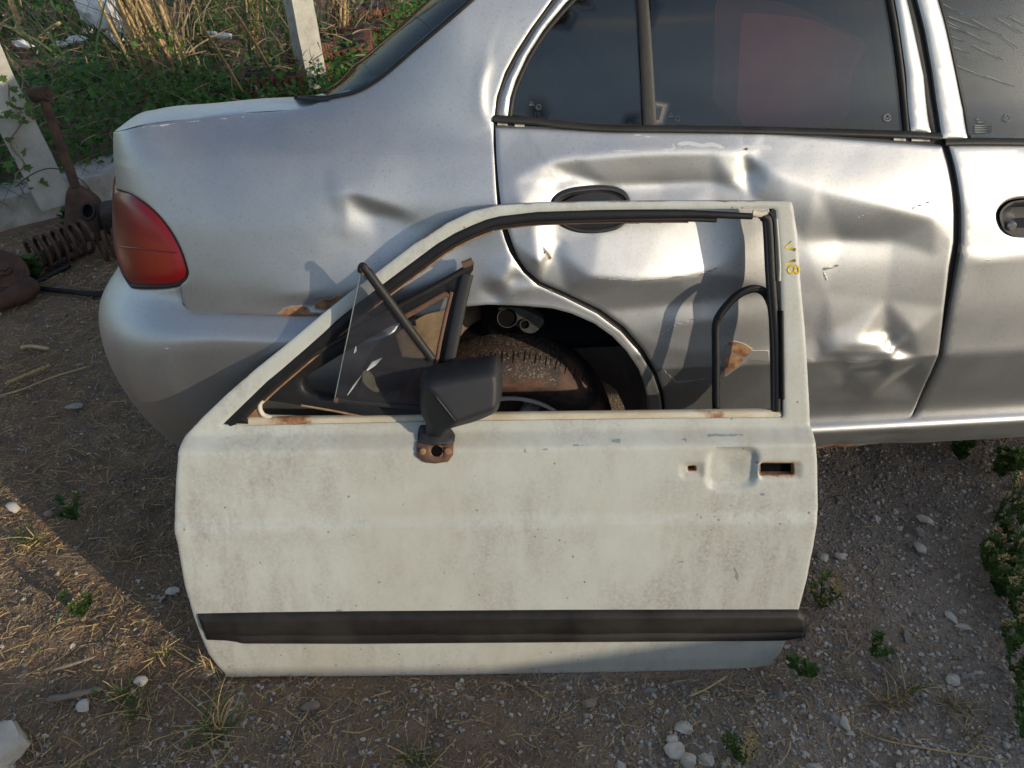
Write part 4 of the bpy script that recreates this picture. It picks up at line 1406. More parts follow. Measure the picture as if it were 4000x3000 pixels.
def d_dirt_crease(p):
    n = fbm(p * np.array([5, 3]), 3, 41)
    k = .25 + .25 * n
    low = np.exp(-((p[:, 1]) / .05))
    b = 1.6 * np.exp(-((p[:, 1] - hv(1712)) / .014) ** 2) * (.5 + .8 * fbm(p * np.array([30, 60]), 3, 51).clip(0, 1))
    b = b + 1.3 * np.exp(-((p[:, 1] - hv(2048)) / .0022) ** 2)  # darker line in the colour makes the mid crease read sharper
    for (a0, h0, L0, w0, am) in RUNS:
        dx = (p[:, 0] - a0 - .004 * np.sin(p[:, 1] * 40 + a0 * 90)) / w0; dh = (h0 - p[:, 1]) / L0
        b = b + am * np.exp(-dx ** 2) * np.clip(1 - dh, 0, 1) * (dh > 0)
    c = np.exp(-((p[:, 1] - hv(2000)) / .025) ** 2) * (p[:, 0] > .3) * (p[:, 0] < .95)
    for pad in (PAD1, PAD2): k = k + .35 * inside(p, pad)
    return (k + .25 * low + .22 * b + .2 * c + .12 * np.exp(-seg_dist(p, D_HOLE)[0] / .01)).clip(0, 1)


scuffs = [([(2036, 1770), (2050, 1748)], .002), ([(2055, 1765), (2140, 1757)], .0016), ([(2240, 1742), (2310, 1745)], .0016), ([(2395, 1719), (2425, 1722)], .002), ([(2425, 1712), (2475, 1713)], .0018), ([(2672, 1718), (2680, 1712)], .003), ([(2760, 1699), (2900, 1695)], .0014),
          ([(2868, 2215), (2874, 2240)], .0022), ([(2876, 2245), (2880, 2262)], .003), ([(2645, 2200), (2665, 2196)], .002), ([(2845, 1979), (2866, 1978)], .002), ([(2725, 2012), (2735, 2020)], .0025), ([(2976, 1930), (2986, 1934)], .003), ([(1290, 2390), (1330, 2385)], .002), ([(1100, 2560), (1110, 2565)], .002), ([(1310, 2592), (1316, 2604)], .002)]
SC = [(ud(a), w) for a, w in scuffs]


def d_scuff(p):
    r = np.zeros(len(p))
    for l, w in SC:
        d = seg_dist(p, l, closed=False)[0]
        r = np.maximum(r, np.clip(.5 + (w - d) / .003, 0, .85))
    return r


mount_px = [(1628, 1712), (1634, 1680), (1650, 1670), (1752, 1676), (1774, 1690), (1776, 1725), (1770, 1775), (1750, 1806), (1660, 1810), (1628, 1785)]
MOUNT_ST = ud(mount_px)
DOORSKIN = panel('outer_panel', S_door, D_OUT, [D_HOLE, SLOT, KEYH], M_WHITE, WD, .0056, .022, door_off, {'rust': d_rust, 'dirt': d_dirt_crease, 'scuff': d_scuff}, rnd=.002)
# hidden inner shell, smaller, with its own window cut-out
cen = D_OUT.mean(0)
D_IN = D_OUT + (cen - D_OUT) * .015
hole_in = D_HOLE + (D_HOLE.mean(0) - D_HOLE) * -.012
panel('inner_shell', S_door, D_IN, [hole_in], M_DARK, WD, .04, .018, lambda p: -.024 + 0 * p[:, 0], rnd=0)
for q in (SLOT, KEYH):
    V2, F, _ = fill(q + (q - q.mean(0)) * .3, [], .03, rings=())
    mk('slot_shade', S_door(V2[:, 0], V2[:, 1], -.021), F, M_HOLE, WD)  # black sheet stands for the shade inside the slot

# window edge: cream flange below, lip behind it, rubber corner
fl = ud([(868, 1661), (970, 1663), (1300, 1657), (1850, 1646), (2650, 1636), (3060, 1634), (3056, 1606), (2650, 1612), (1850, 1622), (1300, 1634), (1060, 1636), (975, 1634)], -.004)


def M_flange():
    M = Mat("cream_flange_with_rust")
    r = M.mask('rust', .9, 40, .10)
    st_ = M.noise(10, 5, .65, (1, 1, 4))
    base = M.mix(M.ramp(st_, [(.35, 0.), (.65, 1.)]), (.46, .38, .25), (.60, .55, .43))
    base = M.mix(r, base, M.mix(M.ramp(M.noise(60, 4), [(.4, 0.), (.6, 1.)]), (.20, .075, .025), (.36, .20, .09)))
    return M.p(base=base, rough=.6, normal=M.bump(M.noise(120, 4), .3, .001))


MF = M_flange()


def fl_rust(p):
    r = .20 + .25 * fbm(p * np.array([9, 40]), 3, 5)
    for c, w in (((1100, 1640), .03), ((3030, 1625), .012), ((1150, 1640), .02), ((2800, 1620), .02)):
        q = ud([c])[0]; r = r + .22 * np.exp(-(np.abs(p[:, 0] - q[0]) / w) ** 2)
    return r.clip(0, 1)


panel('sill_flange', lambda a, h, o=0.0: S_door(a, h, o - .004 - .35 * np.clip(np.asarray(h) - hv(1652), 0, 1)), fl, [], MF, WD, .01, .012, None, {'rust': fl_rust}, rnd=.002)
bead('inner_lip', S_door, ud([(1060, 1628), (1230, 1633), (1300, 1632), (1850, 1621), (2400, 1612), (2800, 1608), (3040, 1606)], -.02), .0035, .004, M_WHITE, WD, -.020)
bead('window_weatherstrip', S_door, ud([(1960, 1618), (2300, 1612), (2700, 1608), (3020, 1607)], -.018), .0022, .003, M_RUBBER, WD, -.012)

edge = smooth_path(ud([(880, 1648), (942, 1590), (1043, 1492), (1262, 1304), (1390, 1194), (1488, 1118), (1626, 1015), (1704, 957), (1775, 914), (1842, 883), (1900, 860), (1951, 847), (2100, 830), (2350, 822), (2600, 819), (2750, 820), (2944, 828)]), 6)
T_ = np.gradient(edge, axis=0); T_ /= np.linalg.norm(T_, axis=1)[:, None]
Nn = np.stack([T_[:, 1], -T_[:, 0]], 1)
bead('window_seal', S_door, edge + Nn * .0075, [.0085] * 8 + [.007, .005], .004, M_RUBBER, WD, -.004)
bead('window_seal', S_door, edge[:-4] + Nn[:-4] * .0165, .0042, .004, M_TRIM, WD, -.012)
M_RUSTEDGE = simple("rusty_seal_edge", (.20, .085, .035), (.34, .23, .14), 60, .85, .4, 160)
bead('rusty_edge', S_door, (edge + Nn * .0215)[6:62], .0022, .003, M_RUSTEDGE, WD, -.014)
bead('rusty_edge', S_door, (edge + Nn * .0215)[62:-8], .0014, .002, M_RUSTDARK, WD, -.015)
corner = ud([(884, 1654), (944, 1592), (962, 1602), (956, 1622), (948, 1632), (968, 1640), (970, 1656)], -.004)
panel('rubber_corner', S_door, corner, [], M_RUBBER, WD, .01, .006, lambda p: -.002 + 0 * p[:, 0], rnd=.002)
gus = ud([(958, 1634), (1000, 1578), (1006, 1600), (1014, 1616), (1034, 1634)], -.012)
panel('rusty_gusset', S_door, gus, [], M_RUSTY, WD, .01, .006, lambda p: -.012 + 0 * p[:, 0], rnd=.001)
bead('inner_lip', S_door, ud(smooth_path([(1028, 1562), (1015, 1580), (1016, 1602), (1030, 1622), (1060, 1632)], 4), -.012), .004, .004, M_CREAM, WD, -.012)

# right-hand window channel
chan = smooth_path(ud([(2990, 846), (3008, 862), (3014, 920), (3020, 1050), (3030, 1200), (3038, 1300), (3042, 1420), (3042, 1612)]), 5)
bead('window_channel', S_door, chan, .0085, .006, M_RUBBER, WD, -.010)
bead('window_channel', S_door, chan + np.array([-.006, 0]), .004, .004, M_BLACKPL, WD, -.010)
bead('channel_edge', S_door, ud([(3036, 855), (3042, 940), (3048, 1040), (3047, 1098)]), .0022, .003, M_CREAM, WD, -.003)
bead('channel_edge', S_door, ud([(3056, 1214), (3058, 1400), (3060, 1560)]), .0038, .005, M_RUBBER, WD, -.004)
bead('torn_seal_end', S_door, ud([(2944, 832), (2975, 838), (3005, 830)]), [.006, .005, .003], .003, M_CREAM, WD, -.006)
bead('torn_seal_end', S_door, ud([(2944, 842), (2980, 843), (3006, 838)]), [.004, .003, .002], .003, M_RUSTY, WD, -.008)
panel('torn_seal_end', S_door, ud([(3006, 828), (3026, 830), (3030, 838), (3012, 838)]), [], M_RUBBER, WD, .01, .004, rnd=.001)

# sprung-out rubber loop
lp = [(2800, 1612), (2799, 1520), (2799, 1425), (2798, 1330), (2799, 1268), (2812, 1232), (2840, 1192), (2868, 1160), (2900, 1136), (2943, 1124), (2978, 1138), (3002, 1172), (3016, 1215), (3022, 1290), (3026, 1400), (3028, 1500), (3030, 1612)]
LP = smooth_path(ud(lp, -.034), 5)
bulge = .012 * np.exp(-((np.arange(len(LP)) - 45) / 16.0) ** 2)
LPW = np.array([S_door(a, h, b - .038).reshape(3) for (a, h), b in zip(LP, bulge)])
mk('rubber_loop', *tube(LPW, .0088, 10, flat=.8), M_RUBBER, WD, smooth=True)
mk('rubber_loop_lip', *tube(np.array([S_door(a, h, b - .031).reshape(3) for (a, h), b in zip(LP[22:62] + np.array([.001, .004]), bulge[22:62])]), .0035, 8), M_TRIM, WD)

# quarter-light frame that has dropped inside the opening
vf_out = [(1022, 1538), (1034, 1560), (1075, 1568), (1300, 1604), (1500, 1640), (1640, 1654), (1672, 1640), (1700, 1480), (1742, 1430), (1800, 1190), (1832, 1080), (1848, 1056), (1850, 1030), (1842, 1018), (1808, 1024), (1806, 1048), (1700, 1108), (1552, 1185), (1353, 1298), (1200, 1388), (1090, 1468), (1040, 1510)]
vf_in = [(1181, 1500), (1188, 1480), (1215, 1458), (1340, 1383), (1552, 1262), (1660, 1200), (1752, 1146), (1750, 1170), (1722, 1312), (1702, 1410), (1688, 1480), (1664, 1590), (1500, 1586), (1300, 1552), (1215, 1540), (1190, 1524)]
VO, VI = ud(vf_out, -.014), ud(vf_in, -.014)
S_vent = lambda a, h, o=0.0: S_door(a, h, o - .014)
VENT = panel('vent_frame', S_vent, VO, [VI], M_RUBBER, WD, .009, .016, lambda p: .004 * np.exp(-seg_dist(p, VO)[0] / .004) - .002 * np.exp(-seg_dist(p, VI)[0] / .003), rnd=.004)
bead('vent_frame_rail', S_vent, ud(smooth_path([(1075, 1478), (1200, 1400), (1353, 1312), (1552, 1200), (1700, 1122), (1838, 1042)], 4), -.01), .005, .005, M_TRIM, VENT, .002)
bead('vent_frame_upright', S_vent, ud([(1826, 1072), (1800, 1180), (1776, 1300), (1752, 1420)], -.006), .0105, .004, M_BLACKPL, VENT, .004)
bead('vent_frame_rust', S_vent, ud([(1560, 1250), (1660, 1194), (1740, 1150), (1756, 1158)], -.012), .005, .003, M_RUSTDARK, VENT, .0)
bead('vent_frame_rust', S_vent, ud([(1764, 1140), (1742, 1230), (1718, 1340), (1702, 1430)], -.012), .0035, .003, M_RUSTDARK, VENT, .001)
bead('torn_rubber_end', S_vent, ud([(1806, 1036), (1826, 1030), (1846, 1020)], -.006), .006, .004, M_RUSTDARK, VENT, .006)
bead('vent_frame_rust', S_vent, ud([(1175, 1585), (1300, 1606), (1420, 1630), (1500, 1644)], -.012), .0026, .003, M_RUSTEDGE, VENT, -.002)

# pane pivoted out of that frame
hb, ht = ud([(1400, 1580)])[0, 1], ud([(1415, 1040)])[0, 1]
S_pane = lambda a, h, o=0.0: S_door(a, h, o + .004 + .040 * np.clip((np.asarray(h) - hb) / (ht - hb), -.2, 1.1))


def up_(px): return unproj(lambda a, h: S_pane(a, h), px, **DKW)


PN = up_([(1412, 1046), (1360, 1310), (1308, 1566), (1330, 1574), (1500, 1588), (1640, 1600), (1672, 1500), (1694, 1410), (1560, 1230), (1432, 1050)])
V2, F, lps = fill(PN, [], .03, rings=())
PANE = mk('glass_pane', np.concatenate([S_pane(V2[:, 0], V2[:, 1], 0), S_pane(V2[:, 0], V2[:, 1], -.004)]),
          list(map(tuple, F)) + [tuple(f[::-1] + len(V2)) for f in F] + [(l, l + len(V2), lps[0][(i + 1) % len(lps[0])] + len(V2), lps[0][(i + 1) % len(lps[0])]) for i, l in enumerate(lps[0])], M_PANE, WD, smooth=False)
bead('pane_bar', S_pane, up_([(1418, 1040), (1436, 1062), (1500, 1150), (1600, 1286), (1688, 1404)]), [.004, .0075, .0075, .0075, .0075], .006, M_TRIM, PANE, .001)
mk('pane_bar_tip', *tube(S_pane(*up_(smooth_path([(1408, 1062), (1409, 1042), (1418, 1034), (1428, 1042), (1436, 1060)], 4)).T, .002), .0045, 8), M_RUBBER, PANE)
bead('pane_tip_rust', S_pane, up_([(1416, 1052), (1424, 1072)]), .004, .002, M_RUSTY, PANE, .002)
bead('pane_edge', S_pane, up_([(1306, 1562), (1358, 1312), (1410, 1056)]), .0009, .001, simple("green_glass_edge", (.16, .19, .18), (.22, .25, .24), 60, .3, 0), PANE, .0)
bead('pane_lower_strip', S_pane, up_([(1310, 1562), (1400, 1574), (1500, 1582), (1640, 1594)]), .004, .002, M_BLACKPL, PANE, .001)
bead('pane_clip', S_pane, up_([(1306, 1562), (1322, 1564)]), .005, .004, M_RUSTDARK, PANE, .001)
M_SPOT = simple("brown_glue_residue", (.060, .054, .042), (.10, .09, .07), 60, .8, .3)
V2, F, _ = fill(up_(smooth_path([(1416, 1455), (1428, 1445), (1446, 1452), (1462, 1475), (1470, 1505), (1482, 1522), (1474, 1532), (1455, 1526), (1436, 1512), (1418, 1490)], 3, True)), [], .006, rings=())
mk('glue_patch', S_pane(V2[:, 0], V2[:, 1], .0006), F, M_SPOT, PANE)
M_STREAK = simple("pale_crack_glint", (.40, .41, .41), (.48, .48, .47), 60, .3, .1)  # pale strokes paint the glint of a crack in the pane
mk('crack_glint', *merge([bead_geo(S_pane, up_([(1434, 1446), (1460, 1420), (1492, 1398)]), [.0012, .0045, .0006], .0006, .0008, False, 3), bead_geo(S_pane, up_([(1358, 1542), (1380, 1510), (1412, 1466)]), [.0006, .0018, .0006], .0006, .0008, False, 3), bead_geo(S_pane, up_([(1384, 1378), (1392, 1352), (1390, 1372)]), .001, .0006, .0008, False, 3)]), M_STREAK, PANE)
bead('black_stub', S_door, ud([(1590, 1262), (1610, 1256), (1622, 1254)], -.02), .008, .006, M_RUBBER, WD, -.02)

# wing mirror
S_mir = lambda a, h, o=0.0: S_door(a, h, o + .03)


def um(px): return unproj(lambda a, h: S_mir(a, h), px, **DKW)


MO = um(smooth_path([(1639, 1531), (1644, 1474), (1657, 1454), (1681, 1443), (1771, 1427), (1862, 1413), (1925, 1405), (1945, 1414), (1960, 1437), (1964, 1481), (1959, 1546), (1948, 1588), (1927, 1607), (1862, 1635), (1775, 1654), (1752, 1674), (1726, 1702), (1695, 1704), (1668, 1700), (1663, 1650), (1646, 1620), (1639, 1575)], 4, True))


def plane3(pts, hs):
    q = um(pts)
    A_ = np.c_[q, np.ones(3)]
    return np.linalg.solve(A_, np.array(hs))


PA = plane3([(1713, 1499), (1789, 1593), (1955, 1430)], (.066, .070, .052))
PB = plane3([(1713, 1499), (1789, 1593), (1640, 1560)], (.066, .070, .026))
PC = plane3([(1789, 1593), (1958, 1552), (1862, 1632)], (.070, .054, .030))
PD = plane3([(1789, 1593), (1700, 1700), (1640, 1640)], (.070, .012, .010))


def mir_off(p):
    q = np.c_[p, np.ones(len(p))]
    hs = np.stack([q @ PA, q @ PB, q @ PC, q @ PD + .004])
    k = 900.0
    h = -np.log(np.exp(-k * hs).sum(0)) / k
    d = seg_dist(p, MO)[0]
    e = np.clip(d / .014, 0, 1)
    return h * np.sqrt(1 - (1 - e) ** 2) + .0


MIRROR = panel('wing_mirror', S_mir, MO, [], M_BLACKPL, WD, .005, .028, mir_off, rnd=0)
ridge = um([(1716, 1503), (1745, 1538), (1772, 1572), (1788, 1591)])
bead('scuffed_ridge', lambda a, h, o=0.0: S_mir(a, h, o + mir_off(np.stack([np.atleast_1d(a), np.atleast_1d(h)], 1)) + .0002), ridge, [.0003, .0007, .0006, .0002], .0004, simple("scuffed_plastic", (.13, .125, .115), (.2, .19, .17), 90, .6, .2), MIRROR, .0)
col = ud([(1629, 1720), (1634, 1680), (1640, 1668), (1668, 1668), (1745, 1672), (1762, 1684), (1777, 1706), (1775, 1730), (1750, 1738), (1690, 1740), (1640, 1734)], .01)
panel('mirror_collar', S_door, col, [], M_BLACKPL, MIRROR, .008, .02, lambda p: .018 - .006 * np.abs(p[:, 0] - col[:, 0].mean()) / .03, rnd=.006)
MHOLE = ud(smooth_path([(1676, 1762), (1684, 1744), (1704, 1740), (1730, 1742), (1731, 1780), (1712, 1785), (1688, 1782)], 3, True), .006)
plate_st = ud([(1627, 1728), (1772, 1728), (1770, 1778), (1750, 1804), (1700, 1812), (1660, 1808), (1628, 1784)], .006)
panel('mirror_base', S_door, plate_st, [MHOLE], M_RUSTDARK, MIRROR, .007, .012, lambda p: .008 + 0 * p[:, 0], rnd=.003)
panel('bracket_plate', S_door, ud([(1668, 1738), (1732, 1738), (1732, 1784), (1668, 1784)], .004), [ud(ringpx((1706, 1763), 23, 18), .004)], M_RUSTY, MIRROR, .008, .003, lambda p: .004 + 0 * p[:, 0], rnd=0)
V2, F, _ = fill(ud([(1666, 1736), (1734, 1736), (1734, 1786), (1666, 1786)], .002), [], .003, rings=())
mk('bracket_hole_shade', S_door(V2[:, 0], V2[:, 1], .0030), F, M_HOLE, MIRROR)  # black sheet paints the shade seen in the mirror mount opening
for c in ((1651, 1764), (1750, 1763)):
    o = S_door(*ud([c], .008)[0], .008).reshape(3)
    mk('screw', *merge([lathe([(0, .0022), (.004, .002), (.006, .0006), (.006, -.002)], o, DN, 16), bx(o + DN * .0022, (.0035, .0007, .0004), np.stack([E1 * .6 + E2 * .8, E2 * .6 - E1 * .8, DN], 1))]), M_RUSTY, MIRROR, smooth=40)

# black rub strip
RS = ud([(770, 2404), (1000, 2399), (1400, 2394), (2200, 2389), (3119, 2387), (3146, 2404), (3151, 2440), (3146, 2494), (3060, 2506), (2200, 2512), (1400, 2518), (940, 2517), (880, 2509), (804, 2506)], .006)
gl = ud([(900, 2482), (1400, 2478), (2200, 2474), (3140, 2468)], .006)
lft = ud([(930, 2460)])[0, 0]


def rs_off(p):
    d = seg_dist(p, RS)[0]
    hz = np.interp(p[:, 0], gl[:, 0], gl[:, 1])
    o = .006 + .006 * sstep(.0, .010, d)
    o = o - .0042 * np.exp(-((p[:, 1] - hz) / .0035) ** 2) * sstep(lft - .01, lft + .01, p[:, 0])
    o = o + .0025 * sstep(hz + .004, hz + .018, p[:, 1])
    return o - .003 * sstep(lft + .01, lft - .01, p[:, 0])


panel('rub_strip', S_door, RS, [], M_STRIP, WD, .0035, .012, rs_off, rnd=.002)

# hand-painted mark on the frame
M_YEL = simple("yellow_paint_marker", (.52, .36, .02), (.60, .44, .05), 80, .5, .1)
c5 = lambda pts: [(2600 + x / 3.16, 750 + y / 3.16) for x, y in pts]
vst = [c5([(1550, 606), (1512, 648), (1476, 690)]), c5([(1476, 690), (1540, 698), (1602, 714)]), c5([(1602, 843), (1530, 862), (1466, 896)]),
       c5(smooth_path([(1608, 950), (1580, 915), (1540, 915), (1508, 950), (1520, 990), (1552, 1000), (1580, 985), (1590, 945), (1600, 912), (1630, 925), (1645, 965), (1628, 998), (1596, 990), (1585, 955)], 4))]
mk('painted_mark', *merge([bead_geo(S_door, ud(s_), w, .0006, .0002 - .0, False, 3) for s_, w in zip(vst, ([.0012, .0018], [.0014, .0020, .0028], [.0026, .0018, .0012], [.0022] * 4))]), M_YEL, DOORSKIN)
# ------------------------------------------------------------------ ground
def soil_mat():
    M = Mat("dry_gravelly_soil")
    n1 = M.noise(1.6, 6, .6); n2 = M.noise(11, 6, .65); n3 = M.noise(90, 4, .7)
    base = M.mix(M.ramp(n1, [(.38, 0.), (.62, 1.)]), (.29, .175, .098), (.29, .212, .145))
    base = M.mix(M.ramp(n2, [(.42, 0.), (.70, 1.)]), base, (.165, .118, .085))
    base = M.mix(M.math('MULTIPLY', M.ramp(n2, [(.55, 0.), (.72, 1.)]), .5), base, (.16, .138, .118))
    red = M.ramp(M.noise(2.7, 4, .6), [(.56, 0.), (.68, 1.)])
    base = M.mix(M.math('MULTIPLY', red, .6), base, (.22, .11, .065))
    base = M.mix(M.math('MULTIPLY', M.ramp(n3, [(.50, 0.), (.72, 1.)]), .5), base, (.20, .18, .155))
    base = M.mix(M.math('MULTIPLY', M.ramp(n3, [(.25, 1.), (.45, 0.)]), .5), base, (.085, .066, .050))
    v = M.voro(150)
    h = M.math('ADD', M.math('MULTIPLY', n3, .6), M.math('ADD', M.math('MULTIPLY', n2, 1.2), M.math('MULTIPLY', M.ramp(v.outputs['Distance'], [(.0, 1.), (.5, 0.)]), .35)))
    gx_ = M.n("ShaderNodeSeparateXYZ", {0: M.co.outputs['Object']}).outputs[0]
    grey = M.ramp(M.math('ADD', M.math('MULTIPLY', gx_, .5), n1), [(.52, 0.), (.82, 1.)])
    base = M.mix(M.math('MULTIPLY', grey, .75), base, M.mix(n3, (.26, .212, .160), (.43, .37, .30)))
    return M.p(base=base, rough=.95, spec=.2, normal=M.bump(h, .9, .012))


def gz(x, y):
    p = np.stack([np.asarray(x, float), np.asarray(y, float)], -1).reshape(-1, 2)
    nr = np.exp(-((p[:, 1] - .86) / .09) ** 2) * (np.abs(p[:, 0]) < .8)
    z = (.010 * fbm(p * 2.2, 3, 5) + .004 * fbm(p * 14, 3, 9)) * (1 - .9 * nr)
    z = z - .020 * np.exp(-((p[:, 1] - .875) / .06) ** 2) * (np.abs(p[:, 0]) < .75)
    # bank beyond the kerb
    d = (p - KB0) @ KBN
    z = z + .06 * sstep(.1, .5, d) + .10 * sstep(.6, 3.0, d)
    return z.reshape(np.shape(x)) - .004


k0 = on_ground(0, 905)[:2]; k1 = on_ground(452, 778)[:2]
KB0 = k0; KBD = (k1 - k0) / np.linalg.norm(k1 - k0); KBN = np.array([-KBD[1], KBD[0]])
if KBN[1] < 0 and KBN[0] > 0: KBN = -KBN
gx = np.concatenate([-np.geomspace(1500, 3.2, 26), np.arange(-3.1, -1.6, .05), np.arange(-1.6, 1.61, .02), np.arange(1.65, 3, .1), np.geomspace(3.1, 1500, 26)])
gy = np.concatenate([-np.geomspace(1500, 1.5, 22), np.arange(-1.4, .45, .15), np.arange(.5, 1.8, .018), np.arange(1.82, 4, .035), np.arange(4.05, 8, .12), np.geomspace(8.2, 1500, 24)])
GX, GY = np.meshgrid(gx, gy, indexing='ij')
GZ = gz(GX, GY) * np.clip(1.2 - np.hypot(GX, GY - 2) / 20, 0, 1)
ny = len(gy)
ground = mk('ground', np.stack([GX, GY, GZ], -1).reshape(-1, 3), [(i * ny + j, (i + 1) * ny + j, (i + 1) * ny + j + 1, i * ny + j + 1) for i in range(len(gx) - 1) for j in range(ny - 1)], soil_mat(), None)
ground['kind'] = 'structure'


def g3(x, y, dz=0.0): return np.array([x, y, float(gz(np.array([x]), np.array([y]))[0]) + dz])


# ------------------------------------------------------------------ unseen wall added behind the camera to shade the foreground and door edge
ws0 = np.array([-.03, .86, 0.]); ss_ = np.array(sun_dir)
wl = [ws0 + ss_ * 4.0, np.array([.24, .855, .05]) + ss_ * 4.0]
wdir = (wl[1] - wl[0]) / (wl[1][0] - wl[0][0])
wA = wl[0]; wB = wl[0] + wdir * 3.2; wL = wA - np.array([4.4, 0, 0])
wv = []
for q in (wA, wB, wL):
    for th_ in (0, -.18):
        wv += [[q[0], q[1] + th_, -.05], [q[0], q[1] + th_, q[2]]]
sw = mk('shade_wall', wv, [(4, 6, 7, 5), (0, 4, 5, 1), (2, 3, 7, 6), (1, 5, 7, 3), (8, 9, 11, 10), (0, 1, 9, 8), (2, 10, 11, 3), (1, 3, 11, 9)], simple("shade_wall_surface", (.13, .12, .105), (.18, .165, .145), 4, .9, .4, 30), None, smooth=False)
sw['kind'] = 'structure'

# ------------------------------------------------------------------ kerb, posts, wire fence
M_CONC = simple("weathered_concrete", (.30, .28, .24), (.48, .46, .41), 16, .9, .7, 60, bdist=.006)
M_CONC2 = simple("lichened_concrete_post", (.36, .34, .29), (.54, .52, .46), 9, .9, .6, 70, bdist=.005)


def rough_box(c, half, R, seg, amp, seed):
    bm = bmesh.new()
    bmesh.ops.create_grid(bm, x_segments=1, y_segments=1, size=1)
    bm.free()
    parts = []
    hx, hy, hz = half
    for ax in range(3):
        for sg in (-1, 1):
            a, b = [(1, 2), (2, 0), (0, 1)][ax]
            na, nb = max(2, int(2 * half[a] / seg)), max(2, int(2 * half[b] / seg))
            A_, B_ = np.meshgrid(np.linspace(-1, 1, na + 1), np.linspace(-1, 1, nb + 1), indexing='ij')
            P = np.zeros((A_.size, 3)); P[:, a] = A_.ravel() * half[a]; P[:, b] = B_.ravel() * half[b]; P[:, ax] = sg * half[ax]
            Fq = []
            for i in range(na):
                for j in range(nb):
                    q = (i * (nb + 1) + j, (i + 1) * (nb + 1) + j, (i + 1) * (nb + 1) + j + 1, i * (nb + 1) + j + 1)
                    Fq.append(q if sg > 0 else q[::-1])
            parts.append((P, Fq))
    V, F = merge(parts)
    q = V / max(seg * 4, .03)
    V = V + np.stack([vnoise(q, seed), vnoise(q, seed + 1), vnoise(q, seed + 2)], 1) * amp
    # knock the corners off
    e = np.abs(V) / np.array(half)
    s2 = np.sort(e, axis=1)
    V = V * (1 - .05 * np.clip(s2[:, 1] - .9, 0, .1) * 10)[:, None] ** np.array([.3, .6, .1])
    return V @ np.asarray(R).T + np.asarray(c), F


RK = np.stack([np.r_[KBD, 0], np.r_[KBN, 0], [0, 0, 1.]], 1)
kc = np.r_[KB0 + KBD * 1.4 + KBN * .10, .035]
V, F = rough_box(kc, (3.2, .10, .085), RK, .03, .010, 3)
tag(mk('concrete_kerb', V, F, M_CONC, None, smooth=40), 'rough low concrete kerb under the fence posts behind the car', 'kerb')


def post(u, v, z, name, label, rot, hw, hd, tilt=0.0, seed=1):
    b = on_ground(u, v, z)
    R0 = np.array(Matrix.Rotation(rot, 3, 'Z')); R1 = np.array(Matrix.Rotation(tilt, 3, 'Y'))
    R = R1 @ R0
    V, F = rough_box(b + R @ np.array([0, 0, .95]), (hw, hd, 1.0), R, .025, .004, seed)
    return tag(mk(name, V, F, M_CONC2, None, smooth=35), label, 'post', 'concrete fence posts'), b


P1, pb1 = post(196, 752, .12, 'fence_post', 'concrete fence post at left with vine climbing on it', math.radians(38), .062, .055, -.105, 5)
P2, pb2 = post(1222, 306, .14, 'fence_post', 'concrete fence post rising beside the rear window, its base chipped', math.radians(40), .060, .055, -.04, 9)
M_WIRE = simple("rusty_fence_wire", (.05, .035, .028), (.10, .07, .05), 60, .7, .1)
d = (pb2 - pb1)[:2]; Ld = np.linalg.norm(d); d = d / Ld
wires = []
sp = .075
for k in range(-28, 60):
    for sg in (1, -1):
        pts = []
        for z in np.linspace(.12, 1.25, 16):
            x = k * sp + sg * (z - .1) * .95
            if -1.2 < x < Ld + 1.0:
                q = pb1[:2] + d * x
                pts.append((q[0] + KBN[0] * .03 + .004 * math.sin(z / sp * math.pi * 1.0), q[1] + KBN[1] * .03, z))
        if len(pts) > 2: wires.append(tube(pts, .0011, 3, caps=False))
tag(mk('wire_fence', *merge(wires), M_WIRE, None), 'thin rusty chain link mesh strung between the concrete posts', 'fence')

# ------------------------------------------------------------------ vegetation beyond the fence


def leaf_mat(name, c1, c2, c3):
    M = Mat(name)
    n = M.noise(9, 3)
    base = M.mix(M.ramp(n, [(.35, 0.), (.6, 1.)]), c1, c2)
    base = M.mix(M.ramp(M.noise(2.2, 3), [(.56, 0.), (.68, 1.)]), base, c3)
    t = M.t
    tl = M.n("ShaderNodeBsdfTranslucent", {'Color': base})
    M.p(base=base, rough=.55, spec=.3)
    mxs = M.n("ShaderNodeMixShader", {0: .28})
    t.links.new(M.b.outputs[0], mxs.inputs[1]); t.links.new(tl.outputs[0], mxs.inputs[2])
    out = [q for q in t.nodes if q.type == 'OUTPUT_MATERIAL'][0]
    t.links.new(mxs.outputs[0], out.inputs[0])
    return M.m


M_LEAF = leaf_mat("creeper_leaf", (.040, .125, .022), (.070, .165, .030), (.14, .17, .04))
M_BLADE = leaf_mat("reed_blade", (.030, .075, .030), (.055, .105, .045), (.10, .12, .04))
M_STRAW = simple("dry_straw", (.40, .275, .115), (.54, .39, .19), 25, .75, .2, 120)
M_STRAW2 = simple("grey_dead_straw", (.19, .142, .085), (.31, .24, .15), 25, .85, .2, 120)
M_WEED = leaf_mat("weed_leaf", (.055, .115, .025), (.095, .155, .035), (.16, .19, .04))
M_SEED = simple("tan_seed_pods", (.34, .23, .09), (.44, .32, .14), 60, .8, .2)

LEAF = np.array([(0, 0), (.22, .10), (.50, .12), (.40, .34), (.62, .52), (.33, .60), (.10, .78), (0, 1.05), (-.10, .78), (-.33, .60), (-.62, .52), (-.40, .34), (-.50, .12), (-.22, .10)]) * .8
LEAF_F = [(0, 1, 13), (1, 2, 3), (1, 3, 13), (13, 3, 11), (13, 11, 12), (3, 4, 5), (3, 5, 11), (11, 5, 9), (11, 9, 10), (5, 6, 8), (5, 8, 9), (6, 7, 8)]


